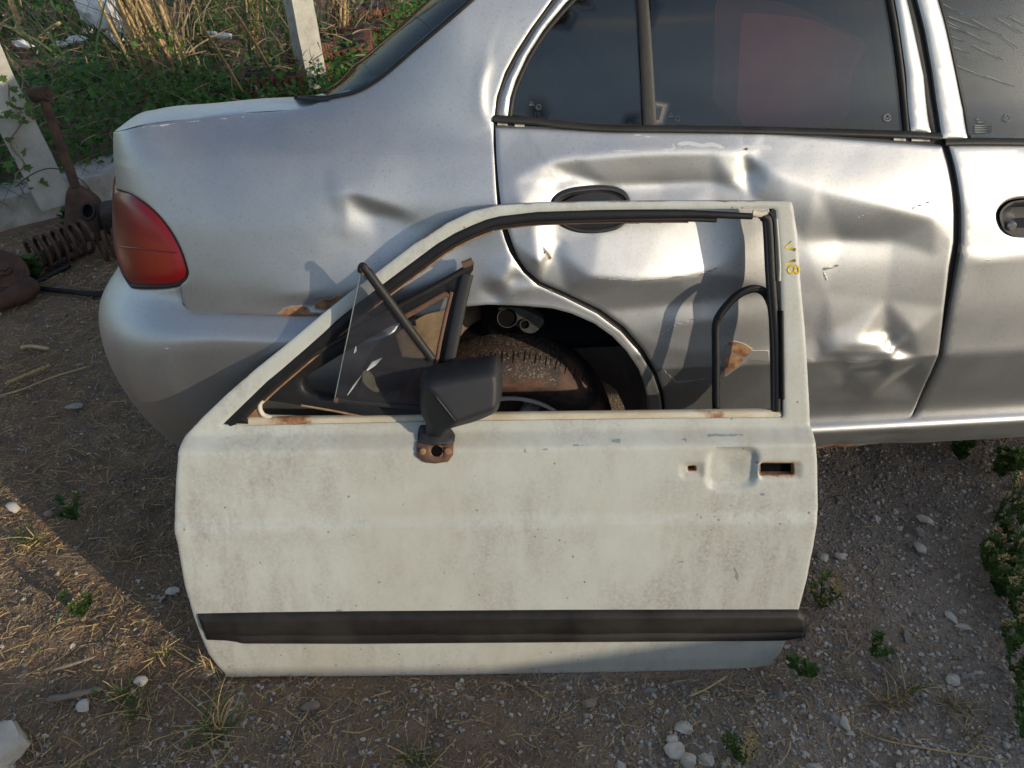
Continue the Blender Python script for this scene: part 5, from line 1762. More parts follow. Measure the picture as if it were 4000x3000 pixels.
def leaves(centres, size, tilt=.7, face=None):
    """flat lobed leaves, each with its own turn, tilt and fold"""
    n = len(centres)
    a = RNG.uniform(0, 2 * math.pi, n); sz = size * RNG.uniform(.55, 1.35, n)
    tx = RNG.normal(0, tilt, n); ty = RNG.normal(0, tilt, n)
    if face is not None: tx = tx + face
    L = np.c_[LEAF, -.25 * np.abs(LEAF[:, 0])]
    V = L[None] * sz[:, None, None]
    c, s = np.cos(a), np.sin(a)
    x = V[..., 0] * c[:, None] - V[..., 1] * s[:, None]; y = V[..., 0] * s[:, None] + V[..., 1] * c[:, None]; z = V[..., 2]
    c, s = np.cos(tx)[:, None], np.sin(tx)[:, None]
    y, z = y * c - z * s, y * s + z * c
    c, s = np.cos(ty)[:, None], np.sin(ty)[:, None]
    x, z = x * c + z * s, -x * s + z * c
    W = np.stack([x, y, z], -1) + centres[:, None, :]
    F = (np.array(LEAF_F)[None] + (np.arange(n) * len(LEAF))[:, None, None]).reshape(-1, 3)
    return W.reshape(-1, 3), F


def blades(base, tip_dir, length, width, bend=.25, segs=4):
    """tapered grass blades: base (n,3), direction (n,3)"""
    n = len(base)
    t = np.linspace(0, 1, segs + 1)
    side = np.cross(tip_dir, [0, 0, 1.0]); side /= np.linalg.norm(side, axis=1)[:, None] + 1e-9
    ang = RNG.uniform(0, math.pi, n)
    fw = np.cross(side, tip_dir)
    sd = side * np.cos(ang)[:, None] + fw * np.sin(ang)[:, None]
    bd = RNG.normal(0, bend, (n, 3)); bd[:, 2] = -np.abs(bd[:, 2]) * .8
    P = base[:, None] + length[:, None, None] * (tip_dir[:, None] * t[None, :, None] + bd[:, None] * (t ** 2)[None, :, None])
    w = width[:, None, None] * (1 - t ** 1.5)[None, :, None] + .0004
    V = np.stack([P - sd[:, None] * w, P + sd[:, None] * w], 2).reshape(n, -1, 3)
    F = []
    q = np.array([(2 * i, 2 * i + 1, 2 * i + 3, 2 * i + 2) for i in range(segs)])
    F = (q[None] + (np.arange(n) * 2 * (segs + 1))[:, None, None]).reshape(-1, 4)
    return V.reshape(-1, 3), F


def beyond(n, along, dep):
    """random points behind the kerb"""
    a = RNG.uniform(*along, n); b = RNG.uniform(*dep, n)
    return KB0[None] + a[:, None] * KBD[None] + b[:, None] * KBN[None]


# creeper mass
p = beyond(38000, (-1.2, 5.4), (.14, 3.6))
k = fbm(p * 1.7, 3, 12)
p = p[k > -.42]; k = k[k > -.42]
_nk = beyond(9000, (-1.2, 5.4), (.10, .8))
p = np.vstack([p, _nk]); k = np.concatenate([k, RNG.uniform(-.1, .3, len(_nk))])
hgt = (.10 + .26 * (k + .30)).clip(.08, .5)
z = gz(p[:, 0], p[:, 1]) + hgt * RNG.uniform(.15, 1, len(p)) ** .6
V, F = leaves(np.c_[p, z], .034, .55, .25)
o = tag(mk('creeper_leaves', V, F, M_LEAF, None, smooth=False), 'dense low green creeper covering the bank behind the kerb', kind='stuff')
# dead stems and litter under it
p = beyond(6000, (-1.2, 5.4), (.14, 4.2))
dr = RNG.normal(0, 1, (len(p), 3)); dr[:, 2] = np.abs(dr[:, 2]) * .55; dr /= np.linalg.norm(dr, axis=1)[:, None]
V, F = blades(np.c_[p, gz(p[:, 0], p[:, 1]) + RNG.uniform(.0, .30, len(p))], dr, RNG.uniform(.06, .26, len(p)), RNG.uniform(.0016, .004, len(p)), .25)
tag(mk('dead_stems', V, F, M_STRAW2, None), 'tangle of dead tan stems among the green creeper', kind='stuff')
# green reed blades standing behind
p = beyond(1000, (-1.0, 5.0), (1.0, 4.6))
k = fbm(p * 1.1, 2, 44)
p = p[k > -.05]
dr = np.c_[RNG.normal(-.12, .22, len(p)), RNG.normal(-.05, .22, len(p)), np.ones(len(p))]; dr /= np.linalg.norm(dr, axis=1)[:, None]
V, F = blades(np.c_[p, gz(p[:, 0], p[:, 1])], dr, RNG.uniform(.45, 1.15, len(p)), RNG.uniform(.005, .013, len(p)), .28, 6)
tag(mk('reed_blades', V, F, M_BLADE, None), 'long green reed blades standing behind the wire fence', kind='stuff')


def cane(P0, P1, r, sag=.03, n=9):
    t = np.linspace(0, 1, n)
    P = np.asarray(P0)[None] * (1 - t)[:, None] + np.asarray(P1)[None] * t[:, None]
    P[:, 2] += sag * np.sin(t * math.pi)
    R = np.full(n, r) * (1 - .35 * t)
    V, F = tube(P, R, 6)
    nodes = []
    for q in (2, 4, 6): nodes.append(tube(P[q][None] + (P[q + 1] - P[q])[None] * np.linspace(-.03, .03, 4)[:, None], [r * .95, r * 1.18, r * 1.18, r * .95], 6))
    return merge([(V, F)] + nodes)


def reed_clump(u, v, label, canes, nb, lean):
    b = on_ground(u, v, .12)
    t = thing('reed_clump', label, 'reeds', tuple(b), 'clumps of dry reeds')
    for k in range(canes):
        a = RNG.uniform(0, 2 * math.pi); rr = RNG.uniform(.0, .14)
        p0 = b + np.array([rr * math.cos(a), rr * math.sin(a), -.04])
        L = RNG.uniform(.8, 1.5)
        dr_ = np.array([lean[0] + RNG.normal(0, .10), lean[1] + RNG.normal(0, .12), 1.0]); dr_ /= np.linalg.norm(dr_)
        mk('stalk', *cane(p0, p0 + dr_ * L, RNG.uniform(.006, .013), RNG.normal(0, .02)), M_STRAW, t)
    n = nb
    base = b + np.c_[RNG.normal(0, .09, n), RNG.normal(0, .09, n), RNG.uniform(0, .35, n)]
    dr_ = np.c_[RNG.normal(lean[0], .35, n), RNG.normal(lean[1], .3, n), np.ones(n)]; dr_ /= np.linalg.norm(dr_, axis=1)[:, None]
    o = mk('dry_blades', *blades(base, dr_, RNG.uniform(.25, .7, n), RNG.uniform(.002, .006, n), .4, 5), M_STRAW2, t)
    o['kind'] = 'stuff'
    return t


reed_clump(690, 370, 'thick clump of dry golden reeds leaning left behind the boot lid', 22, 90, (-.15, .05))
reed_clump(545, 200, 'tall dry reeds standing in front of the white rubbish bag', 5, 30, (-.12, .10))
reed_clump(1000, 150, 'loose dry reeds crossing just left of the chipped fence post', 9, 60, (.10, .02))
reed_clump(820, 120, 'dense tall dry reeds between the rubbish bag and the chipped post', 14, 70, (-.05, .05))
reed_clump(1330, 150, 'dry reeds right of the chipped fence post, in front of red bricks', 10, 60, (.05, .0))
reed_clump(90, 210, 'sparse thin dry reeds at the far left of the bank', 5, 20, (-.02, .05))
for i, (a, b, zz, lab) in enumerate((((405, 158), (508, 392), (.62, .12), 'snapped yellow reed stalk leaning among the creeper leaves'), ((780, 88), (960, 384), (.75, .12), 'long bent dry reed slanting down to the boot lid'),
                                   ((905, 30), (1045, 255), (.75, .30), 'thin dry reed slanting towards the broken brick'), ((140, 165), (232, 90), (.35, .5), 'short dry reed lying tilted at upper left'), ((1050, 258), (1184, 286), (.25, .18), 'thorny dry twig lying over the broken brick'))):
    A_ = on_ground(a[0], a[1], zz[0]); B_ = on_ground(b[0], b[1], zz[1])
    tag(mk('reed_stalk', *cane(B_, A_, .0085, .01), M_STRAW, None), lab, 'reed stalk', 'loose dry reed stalks')

# vine on the left post
vt = thing('climbing_vine', 'bright green vine climbing over the left concrete post', 'vine', tuple(pb1))
vp = []
for (u, v) in [(30, 320), (45, 360), (70, 370), (85, 400), (60, 410), (20, 420), (45, 450), (80, 430), (10, 460), (100, 460), (125, 465), (70, 470), (150, 690), (130, 730), (185, 710), (20, 520), (30, 560), (60, 580), (10, 610), (90, 590), (60, 640), (110, 640), (30, 680), (80, 690), (5, 560), (20, 470)]:
    for r in range(1 if v > 480 else 2):
        q = at_depth(u + RNG.normal(0, 14), v + RNG.normal(0, 12), pb1[1] - .10 + RNG.normal(0, .03))
        vp.append(q)
vp = np.array(vp)
lo = tag(mk('leaf_cluster', *leaves(vp, .036, .5, .8), M_WEED, vt, smooth=False), kind='stuff')
stem = smooth_path([at_depth(u, v, pb1[1] - .08) for u, v in ((95, 760), (60, 690), (95, 640), (40, 560), (85, 470), (40, 400), (35, 320))], 5)
mk('stem', *tube(stem, .003, 6), M_STRAW2, vt)


# rubbish and bricks
def crumple(c, r, sc, seed, n=3):
    bm = bmesh.new()
    bmesh.ops.create_icosphere(bm, subdivisions=n, radius=1)
    bm.verts.index_update()
    V = np.array([v.co[:] for v in bm.verts]); F = [tuple(v.index for v in f.verts) for f in bm.faces]
    bm.free()
    k = 1 + .28 * fbm(V * 1.8, 3, seed) + .14 * np.abs(fbm(V * 4.5, 2, seed + 3))
    return V * k[:, None] * r * np.array(sc) + np.asarray(c), F


M_BAG = simple("white_plastic_bag", (.72, .72, .70), (.82, .82, .80), 20, .45, .5, 30, bdist=.01)
b = on_ground(428, 72, .42)
tag(mk('rubbish_bag', *crumple(b + np.array([0, 0, .05]), .15, (.95, .7, 1.0), 4, 4), M_BAG, None, smooth=35), 'crumpled white plastic rubbish bag behind the reeds', 'bag')
for i, (u, v, r, lab) in enumerate(((100, 172, .050, 'pale blue-white carton scrap beside the left concrete post'), (235, 172, .035, 'small white wrapper lying left among the reeds'), (300, 155, .05, 'larger torn white wrapper below the rubbish bag'), (825, 130, .030, 'white scrap with red print left of the paired scraps'), (870, 142, .042, 'pair of crumpled white scraps in the creeper'), (345, 120, .035, 'narrow white strip of plastic just under the bag'), (455, 155, .035, 'white plastic shred right beneath the reeds'))):
    c = on_ground(u, v, .25)
    tag(mk('litter_scrap', *crumple(c, r, (1.2, .5, .45), 20 + i, 2), M_BAG, None, smooth=30), lab, 'litter', 'white litter in the creeper')
M_TERRA = simple("dusty_terracotta", (.12, .044, .028), (.22, .085, .05), 14, .9, .5, 60, bdist=.006)


def ribbed_brick(c, R, half, name, label):
    t = thing(name, label, 'brick', tuple(c), 'broken hollow bricks')
    n = 9
    hx, hy, hz = half
    parts = [bx(c, (hx, hy * .9, hz), R)]
    for k in range(n):
        x = -hx + (k + .5) * 2 * hx / n
        for s_ in (-1, 1): parts.append(bx(c + R @ np.array([x, s_ * hy * .93, 0]), (hx / n * .62, hy * .10, hz * .98), R, .004))
    mk('clay_body', *merge(parts), M_TERRA, t, smooth=30)
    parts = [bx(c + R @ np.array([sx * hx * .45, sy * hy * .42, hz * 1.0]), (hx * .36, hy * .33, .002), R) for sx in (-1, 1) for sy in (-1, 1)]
    mk('hollow_shade', *merge(parts), M_DARK, t)  # dark plates on solid clay paint the shade of the hollows
    return t


def rotz(a, b=0.0, c=0.0): return np.array(Matrix.Rotation(a, 3, 'Z') @ Matrix.Rotation(b, 3, 'X') @ Matrix.Rotation(c, 3, 'Y'))


ribbed_brick(on_ground(1075, 345, .12), rotz(.12, .1), (.17, .09, .09), 'hollow_brick', 'broken ribbed terracotta brick just above the boot lid edge')
ribbed_brick(on_ground(1180, 300, .08), rotz(.5, .3), (.12, .08, .07), 'hollow_brick', 'shattered terracotta piece at the foot of the chipped post')
ribbed_brick(on_ground(930, 385, .08), rotz(-.2, .2), (.16, .08, .06), 'hollow_brick', 'flat terracotta fragment half hidden by the boot lid')
for k, (u, v, lab) in enumerate(((1340, 235, 'terracotta brick lying flat right of the chipped post'), (1420, 90, 'upper terracotta brick beside the rear window'), (1460, 160, 'terracotta brick close against the rear window glass'), (1250, 250, 'low terracotta slab behind the rear window corner'))):
    ribbed_brick(on_ground(u, v, .15), rotz(.1 + .45 * k, .25 - .16 * k, .12 * k - .2), (.20, .10, .10), 'hollow_brick', lab)
M_WHITEPIPE = simple("off_white_hose", (.62, .60, .54), (.70, .68, .62), 30, .5, .1)
tag(mk('hose_piece', *tube(smooth_path([on_ground(u, v, .16) for u, v in ((992, 298), (990, 318), (1000, 345), (1024, 376))], 5), .008, 8), M_WHITEPIPE, None), 'short curved white hose beside the broken ribbed brick', 'hose')

# ------------------------------------------------------------------ rusty suspension scrap by the kerb
M_SCRAP = simple("heavy_brown_rust", (.050, .028, .018), (.12, .060, .036), 18, .85, .7, 110, bdist=.004)
M_SCRAPD = simple("oily_black_rust", (.022, .018, .016), (.06, .036, .026), 14, .7, .6, 110, bdist=.004)
ab = on_ground(330, 940)
SA = thing('suspension_arm', 'rusty suspension arm with a round bush propped upright by the kerb', 'car part', tuple(ab))
Yp = ab[1]
# leaning plane towards the kerb
ap = lambda u, v: on_plane(u, v, ab, np.array([.25, -1.0, .35]))
mk('rod', *tube(smooth_path([ap(170, 385), (ap(205, 480)), ap(245, 590), ap(278, 680), ap(296, 735)], 5), [.016] * 10 + [.018] * 11, 12), M_SCRAP, SA)
c = ap(158, 368); axb = np.array([.92, -.10, .12])
mk('bush', *lathe([(.0, -.036), (.014, -.036), (.015, -.032), (.024, -.033), (.027, -.028), (.027, .028), (.024, .033), (.015, .032), (.014, .036), (.0, .036)], c, axb, 24), M_SCRAP, SA, smooth=40)
arm_px = [(278, 728), (310, 724), (345, 742), (385, 775), (400, 815), (402, 870), (410, 935), (330, 960), (255, 945), (252, 850), (255, 770), (262, 742)]
ar = np.array([ap(u, v) for u, v in smooth_path(arm_px, 3, True)])
nrm = np.array([.25, -1.0, .35]); nrm /= np.linalg.norm(nrm)
n = len(ar); c0 = ar.mean(0)
mid = c0 + (ar - c0) * .82 + nrm * .028
hole = np.array([ap(352 + 24 * math.cos(a), 822 + 30 * math.sin(a)) for a in np.linspace(0, 2 * math.pi, n, endpoint=False) + math.pi * 1.25])
# start the hole ring near the same bearing as the outline
bear = np.argmin(np.linalg.norm(hole - ar[0], axis=1)); hole = np.roll(hole, -bear, 0)
if np.linalg.norm(np.roll(hole, -3, 0)[0] - ar[3]) > np.linalg.norm(np.roll(hole, 3, 0)[0] - ar[3]): hole = np.roll(hole[::-1], 1, 0)
h1 = hole + nrm * .030; h0 = hole - nrm * .02
V = np.concatenate([ar - nrm * .02, ar, mid, h1, h0])
F = []
for r in range(4):
    for i in range(n): F.append((r * n + i, r * n + (i + 1) % n, (r + 1) * n + (i + 1) % n, (r + 1) * n + i))
mk('pressed_body', V, F, M_SCRAP, SA, smooth=40)
mk('bush_hole', *lathe([(0, 0), (.045, 0)], ap(352, 822) - nrm * .012, nrm, 20), M_DARK, SA)
mk('rim_ring', *tube(np.array([ap(352 + 25 * math.cos(a), 822 + 31 * math.sin(a)) for a in np.linspace(0, 2 * math.pi, 24, endpoint=False)]) + nrm * .03, .006, 8, True), M_SCRAPD, SA)
mk('tie_wire', *tube(smooth_path([ap(60, 730), ap(110, 690), ap(170, 662), ap(230, 660), ap(290, 685), ap(330, 715), ap(365, 760)], 5), .0022, 6), M_WIRE, SA)
tag(mk('dark_casing', *merge([bx(on_ground(455, 850, .09), (.05, .05, .06), rotz(.4, .2), .025)]), M_SCRAPD, None, smooth=40), 'black rusted casing between the suspension arm and tail light', 'car part')


def helix(p0, p1, r, turns, wire, phase=0.0):
    ax = p1 - p0; L = np.linalg.norm(ax); ax = ax / L
    u = np.cross(ax, [0, 0, 1.]); u /= np.linalg.norm(u); w = np.cross(u, ax)
    t = np.linspace(0, 1, int(turns * 22))
    a = 2 * math.pi * turns * t + phase
    return tube(p0 + ax[None] * (L * t)[:, None] + r * (u[None] * np.cos(a)[:, None] + w[None] * np.sin(a)[:, None]), wire, 8)


s0 = on_ground(150, 1062, 0); s1 = on_ground(370, 975, 0)
tag(mk('coil_spring', *helix(s0 + [0, 0, .062], s1 + [0, 0, .062], .058, 6.6, .0075), M_SCRAP, None), 'long rusty coil spring lying in front of the suspension arm', 'spring', 'rusty coil springs')
s0 = on_ground(392, 1015, 0); s1 = on_ground(520, 985, 0)
tag(mk('coil_spring', *helix(s0 + [0, 0, .05], s1 + [0, 0, .05], .050, 3.4, .007, 1.0), M_SCRAP, None), 'rusty coil spring half hidden behind the red tail light', 'spring', 'rusty coil springs')
c = on_ground(2, 1075, .08)
tag(mk('rusty_drum', *lathe([(0, .07), (.02, .07), (.022, .06), (.03, .058), (.034, .045), (.066, .042), (.070, .036), (.078, .034), (.084, .025), (.086, -.04), (.08, -.05), (0, -.05)], c, (.55, -.35, .75), 32), M_SCRAP, None, smooth=40), 'round rusty brake drum at the left edge', 'car part')
tag(mk('rusty_pipe', *tube(smooth_path([on_ground(u, v, .04) for u, v in ((-40, 1190), (40, 1165), (85, 1140), (120, 1112))], 4), [.03] * 5 + [.034] * 8, 12), M_SCRAP, None), 'thick rusty pipe end lying below the coil spring', 'pipe')
tag(mk('strut_tube', *tube([on_ground(60, 1080, .045), on_ground(150, 1020, .05), on_ground(260, 960, .06)], .028, 12), M_SCRAPD, None), 'dark strut tube lying behind the long spring', 'car part')
for i, (pts, lab) in enumerate(((((120, 1110), (170, 1085), (220, 1060), (268, 1035)), 'black rubber hose slanting under the long coil spring'), (((130, 1120), (180, 1130), (260, 1138), (360, 1146), (430, 1142), (520, 1128)), 'long black cable lying on dirt towards the bumper'), (((240, 1132), (330, 1150), (430, 1152), (540, 1140)), 'second thinner black cable just below the long one'))):
    tag(mk('black_hose', *tube(smooth_path([on_ground(u, v, .012) for u, v in pts], 6), (.012, .009, .006)[i], 8), M_RUBBER, None), lab, 'hose', 'black hoses and cables')

# ------------------------------------------------------------------ stones
def hull_rock(seed, sc=(1, .8, .55)):
    rg = np.random.default_rng(seed)
    P = rg.normal(size=(15, 3)); P /= np.linalg.norm(P, axis=1)[:, None]
    P = P * rg.uniform(.8, 1.1, (15, 1)) * np.array(sc)
    bm = bmesh.new()
    for q in P: bm.verts.new(q)
    r = bmesh.ops.convex_hull(bm, input=list(bm.verts))
    for v in [v for v in bm.verts if not v.link_faces]: bm.verts.remove(v)
    bm.verts.index_update()
    V = np.array([v.co[:] for v in bm.verts]); F = [tuple(v.index for v in f.verts) for f in bm.faces]
    bm.free()
    return V, F


ROCKS = [hull_rock(s_, sc) for s_, sc in enumerate([(1, .8, .55), (1, .6, .5), (1, .9, .7), (1, .7, .4), (1, .95, .6), (1, .5, .45), (1, .75, .65), (1, .85, .5)])]
M_ST = {'whitish': simple("whitish_limestone", (.46, .405, .325), (.62, .565, .475), 40, .9, .5, 150),
        'grey': simple("grey_limestone", (.235, .212, .182), (.38, .348, .30), 40, .9, .5, 150),
        'brownish': simple("brownish_stone", (.20, .15, .115), (.31, .24, .18), 40, .9, .5, 150)}


def visible_ground(n, seed):
    rg = np.random.default_rng(seed)
    out = []
    while len(out) < n:
        x, y = rg.uniform(-2.6, 1.8), .56 + 3.0 * rg.uniform() ** 1.6
        if abs(x) > .66 * (y * .8 + .85) + .30: continue
        if y > .86 and y < 3.2 and -.50 < x - (y - .86) * .05 < .47 and y < 1.25: continue
        if y > (1.34 if x < .5 else 1.62) and x > -.62: continue
        if y > 1.9 and (np.array([x, y]) - KB0) @ KBN > -.06: continue
        out.append((x, y))
    return np.array(out)


def dens(p):
    """gravel is thick on the right and in front, sparse on the straw at left"""
    g = np.clip(.55 + .5 * p[:, 0] + .3 * fbm(p * 3, 3, 17), .08, 1)
    return g


pg = visible_ground(70000, 3)
pg = pg[np.random.default_rng(5).uniform(size=len(pg)) < dens(pg)]
parts = {k_: [] for k_ in M_ST}
rg = np.random.default_rng(9)
for i, (x, y) in enumerate(pg[:38000]):
    V, F = ROCKS[i % 8]
    r = .0014 + .0060 * rg.uniform() ** 2.8
    a = rg.uniform(0, 6.28); c, s_ = math.cos(a), math.sin(a)
    W = V * r
    W = np.stack([W[:, 0] * c - W[:, 1] * s_, W[:, 0] * s_ + W[:, 1] * c, W[:, 2]], 1)
    parts[('grey', 'whitish', 'brownish')[0 if rg.uniform() < .40 else (1 if rg.uniform() < .65 else 2)]].append((W, F, x, y, r))
for k_, lst in parts.items():
    zz = gz(np.array([q[2] for q in lst]), np.array([q[3] for q in lst]))
    tag(mk('fine_gravel', *merge([(W + np.array([x, y, z_ + r * .25]), F) for (W, F, x, y, r), z_ in zip(lst, zz)]), M_ST[k_], None, smooth=False), f'fine {k_} gravel strewn over the dirt', kind='stuff')

ps = visible_ground(1400, 21)
ps = ps[np.random.default_rng(6).uniform(size=len(ps)) < dens(ps) * .8 + .12][:275]
meshes = {}
for i, (x, y) in enumerate(ps):
    kk = ('grey', 'whitish', 'brownish')[0 if rg.uniform() < .45 else (1 if rg.uniform() < .72 else 2)]
    key = (kk, i % 8)
    r = .006 + .013 * rg.uniform() ** 2.2
    where = 'left of the white door' if x < -.5 else ('right of the white door' if x > .45 else 'in front of the white door')
    if key not in meshes:
        V, F = ROCKS[i % 8]
        o = mk('pebble', V, F, M_ST[kk], None, smooth=25)
        meshes[key] = o.data
    else:
        o = bpy.data.objects.new('pebble', meshes[key]); COL.objects.link(o)
    o.location = tuple(g3(x, y, r * rg.uniform(-.15, .18))); o.scale = (r, r, r * rg.uniform(.8, 1.1))
    o.rotation_euler = (rg.normal(0, .2), rg.normal(0, .2), rg.uniform(0, 6.28))
    near = 'beside the car' if y > 1.15 else ('close to the door' if abs(abs(x) - .55) < .16 and y > .8 else ('near the lower picture edge' if y < .76 else 'out on open dirt'))
    size = 'tiny' if r < .0072 else ('small' if r < .0105 else 'larger')
    shp = ('blocky', 'elongated', 'chunky', 'flat', 'rounded', 'slim', 'lumpy', 'broad')[i % 8]
    tag(o, f'{size} {shp} {kk} pebble {near}, {where}', 'pebble', 'pebbles on the dirt')


def rock(u, v, r, sc, seed, label, mat='whitish', sink=.55, rot=0.0, name='stone'):
    c = on_ground(u, v, r * sc[2] * (1 - sink))
    bm = bmesh.new(); bmesh.ops.create_icosphere(bm, subdivisions=3, radius=1); bm.verts.index_update()
    V = np.array([q.co[:] for q in bm.verts]); F = [tuple(q.index for q in f.verts) for f in bm.faces]; bm.free()
    rg_ = np.random.default_rng(seed)
    for k_ in range(9):                                     # cut facets
        nn = rg_.normal(size=3); nn /= np.linalg.norm(nn); lim = rg_.uniform(.55, .85)
        dd = V @ nn; V = V - np.clip(dd - lim, 0, None)[:, None] * nn
    V = V * (1 + .10 * fbm(V * 2.5, 4, seed))[:, None]
    V = V * r * np.array(sc)
    a = rot; V = V @ np.array(Matrix.Rotation(a, 3, 'Z')).T
    return tag(mk(name, V + c, F, M_ST[mat], None, smooth=30), label, 'stone')


rock(10, 2900, .045, (1.0, 1.25, .8), 3, 'large pale limestone lump cut off by the left edge of the photo', rot=.3)
rock(55, 1985, .020, (1.3, .8, .7), 5, 'chunky white stone at the left edge beside the straw', rot=-.4)
rock(3610, 2030, .016, (1.25, .85, .5), 7, 'flat pale stone in the dark dirt right of the door', rot=-.5)
rock(3592, 2140, .015, (.9, 1.2, .7), 8, 'upright pale stone below the flat stone at right')
rock(3715, 2410, .012, (.8, 1.6, .6), 9, 'long pointed white stone among the right-hand gravel', rot=.4)
rock(3762, 2450, .011, (1.5, .8, .5), 10, 'flat whitish stone right under the pointed one')
rock(3215, 2175, .014, (1.0, 1.0, .6), 11, 'pale triangular stone close to the door edge')
rock(3285, 2172, .014, (1.1, .9, .6), 12, 'pale squarish stone next to the triangular one')
rock(2670, 2845, .016, (1.1, 1.0, .7), 13, 'biggest whitish stone of the cluster below the door')
rock(2640, 2930, .017, (1.2, 1.0, .7), 14, 'rounded whitish stone at the bottom of the cluster')
rock(2690, 2970, .016, (1.0, 1.1, .8), 15, 'whitish stone on the lower picture edge')
rock(2625, 2890, .013, (1.0, 1.0, .7), 16, 'smaller white stone left in the cluster below the door')
rock(3300, 2825, .013, (.9, 1.2, .7), 17, 'lone white stone on dark soil below the straw tuft')
rock(3725, 2655, .013, (1.2, 1.0, .6), 18, 'broad white stone near the yellowing weeds at right')
rock(2300, 2745, .012, (1.3, 1.0, .6), 19, 'tan flat stone in front of the door middle', 'brownish')
rock(1215, 2760, .014, (1.3, .9, .5), 20, 'tan stone pressed into the dirt below the door', 'brownish')
rock(290, 1585, .022, (1.2, .7, .3), 21, 'flat grey slab of stone left of the bumper', 'grey')
rock(550, 2660, .012, (1.1, .9, .7), 22, 'light stone left of the door bottom corner')
rock(328, 2755, .014, (1.0, 1.1, .8), 23, 'bluish white stone beside the weathered wood piece')
rock(675, 2308, .013, (1.2, .8, .6), 24, 'white stone in the shade against the door edge')
rock(195, 2005, .012, (1.2, .8, .6), 25, 'orange tan stone at left in the straw', 'brownish')

# ------------------------------------------------------------------ straw, tufts, weeds, sticks
p = visible_ground(38000, 31)
kd = np.clip(.66 - .42 * p[:, 0] + .5 * fbm(p * 2.6, 3, 23), .06, 1.2)
p = p[RNG.uniform(size=len(p)) < kd]
_lf = np.c_[RNG.uniform(-2.3, -.66, 30000), RNG.uniform(1.15, 3.3, 30000)]
_lf = _lf[(np.abs(_lf[:, 0]) < .66 * (_lf[:, 1] * .8 + .85) + .05) & ((_lf - KB0) @ KBN < -.08) & (fbm(_lf * 2.4, 3, 61) + RNG.uniform(-.3, .7, 30000) > 0)]
p = np.vstack([p, _lf]); p = p[RNG.permutation(len(p))]
n = len(p)
dr = np.c_[RNG.normal(0, 1, n), RNG.normal(0, 1, n), np.abs(RNG.normal(.03, .10, n))]; dr /= np.linalg.norm(dr, axis=1)[:, None]
V, F = blades(np.c_[p, gz(p[:, 0], p[:, 1]) + RNG.uniform(.001, .012, n)], dr, RNG.uniform(.006, .028, n) * RNG.uniform(.5, 1.9, n), RNG.uniform(.0003, .0009, n), .45, 4)
V[:, 2] = np.maximum(V[:, 2], gz(V[:, 0], V[:, 1]) + .001)
h2 = int(n * .55) * 10
tag(mk('straw_litter', V[:h2], F[:int(n * .55) * 4], M_STRAW2, None), 'dull dead straw scattered over the dirt', kind='stuff')
tag(mk('straw_litter', V[h2:], F[int(n * .55) * 4:] - h2, M_STRAW, None), 'golden dry straw scattered over the dirt', kind='stuff')
p = visible_ground(1500, 37)
k = fbm(p * 3.1, 3, 29) - .25 * p[:, 0]
p = p[k > .6]
V, F = leaves(np.c_[p, gz(p[:, 0], p[:, 1]) + RNG.uniform(.004, .02, len(p))], .010, .6)
tag(mk('ground_leaves', V, F, M_LEAF, None, smooth=False), 'tiny green leaves sprouting from the dirt', kind='stuff')

tufts = [(840, 2860, .085, 70, 1, 'wide green and yellow grass tuft below the door corner'), (530, 2790, .06, 40, 1, 'faint greenish tuft left of the wide grass tuft'), (640, 2560, .05, 26, 1, 'upright green tuft beside the door lower corner'), (500, 2180, .05, 34, 0, 'golden dry tuft left of the door side'),
         (3480, 2745, .055, 60, 0, 'golden dead tuft right of the door bottom'), (3540, 2690, .07, 16, 1, 'thin upright grass behind the golden tuft'), (3720, 2760, .055, 44, 0, 'brown flattened tuft further right'), (1630, 2960, .06, 44, 1, 'greenish tuft cut by the lower edge'), (1160, 2990, .05, 26, 0, 'dry yellow tuft at the lower edge'), (1200, 2900, .03, 14, 0, 'small dry yellow sprig below the door'),
         (3320, 2620, .035, 20, 0, 'dead brown tuft close to the door corner'), (120, 2120, .06, 46, 1, 'dull green tuft at the left in straw'), (480, 2730, .05, 24, 1, 'small upright green tuft near the pale stones'), (3790, 2880, .05, 26, 0, 'sparse straw tuft in the lower right corner'), (2900, 2720, .04, 16, 0, 'few dry stalks just below the door right end'), (820, 2610, .06, 40, 0, 'dry tuft tucked beside the door bottom left corner')]
for (u, v, L, n, gr, lab) in tufts:
    b = on_ground(u, v)
    t = thing('grass_tuft', lab, 'grass tuft', tuple(b), 'grass tufts on the dirt')
    base = b + np.c_[RNG.normal(0, .012, n), RNG.normal(0, .010, n), np.zeros(n)]
    dr = np.c_[RNG.normal(0, .7, n), RNG.normal(0, .6, n), RNG.uniform(.3, 1, n)]; dr /= np.linalg.norm(dr, axis=1)[:, None]
    V, F = blades(base, dr, L * RNG.uniform(.5, 1.2, n), RNG.uniform(.0006, .0014, n), .35, 5)
    V[:, 2] = np.maximum(V[:, 2], gz(V[:, 0], V[:, 1]) + .001)
    h = n // 2
    if gr: mk('green_blades', V[:h * 12], F[:h * 5], M_WEED, t)
    else: mk('dry_blades', V[:h * 12], F[:h * 5], M_STRAW2, t)
    mk('straw_blades', V[h * 12:], F[h * 5:] - h * 12, M_STRAW, t)

OV = np.array([(0, 0, 0), (.3, .35, .05), (.26, .7, .04), (0, 1, 0), (-.26, .7, .04), (-.3, .35, .05), (0, .5, -.03)]); OF = [(0, 1, 6), (1, 2, 6), (2, 3, 6), (3, 4, 6), (4, 5, 6), (5, 0, 6)]


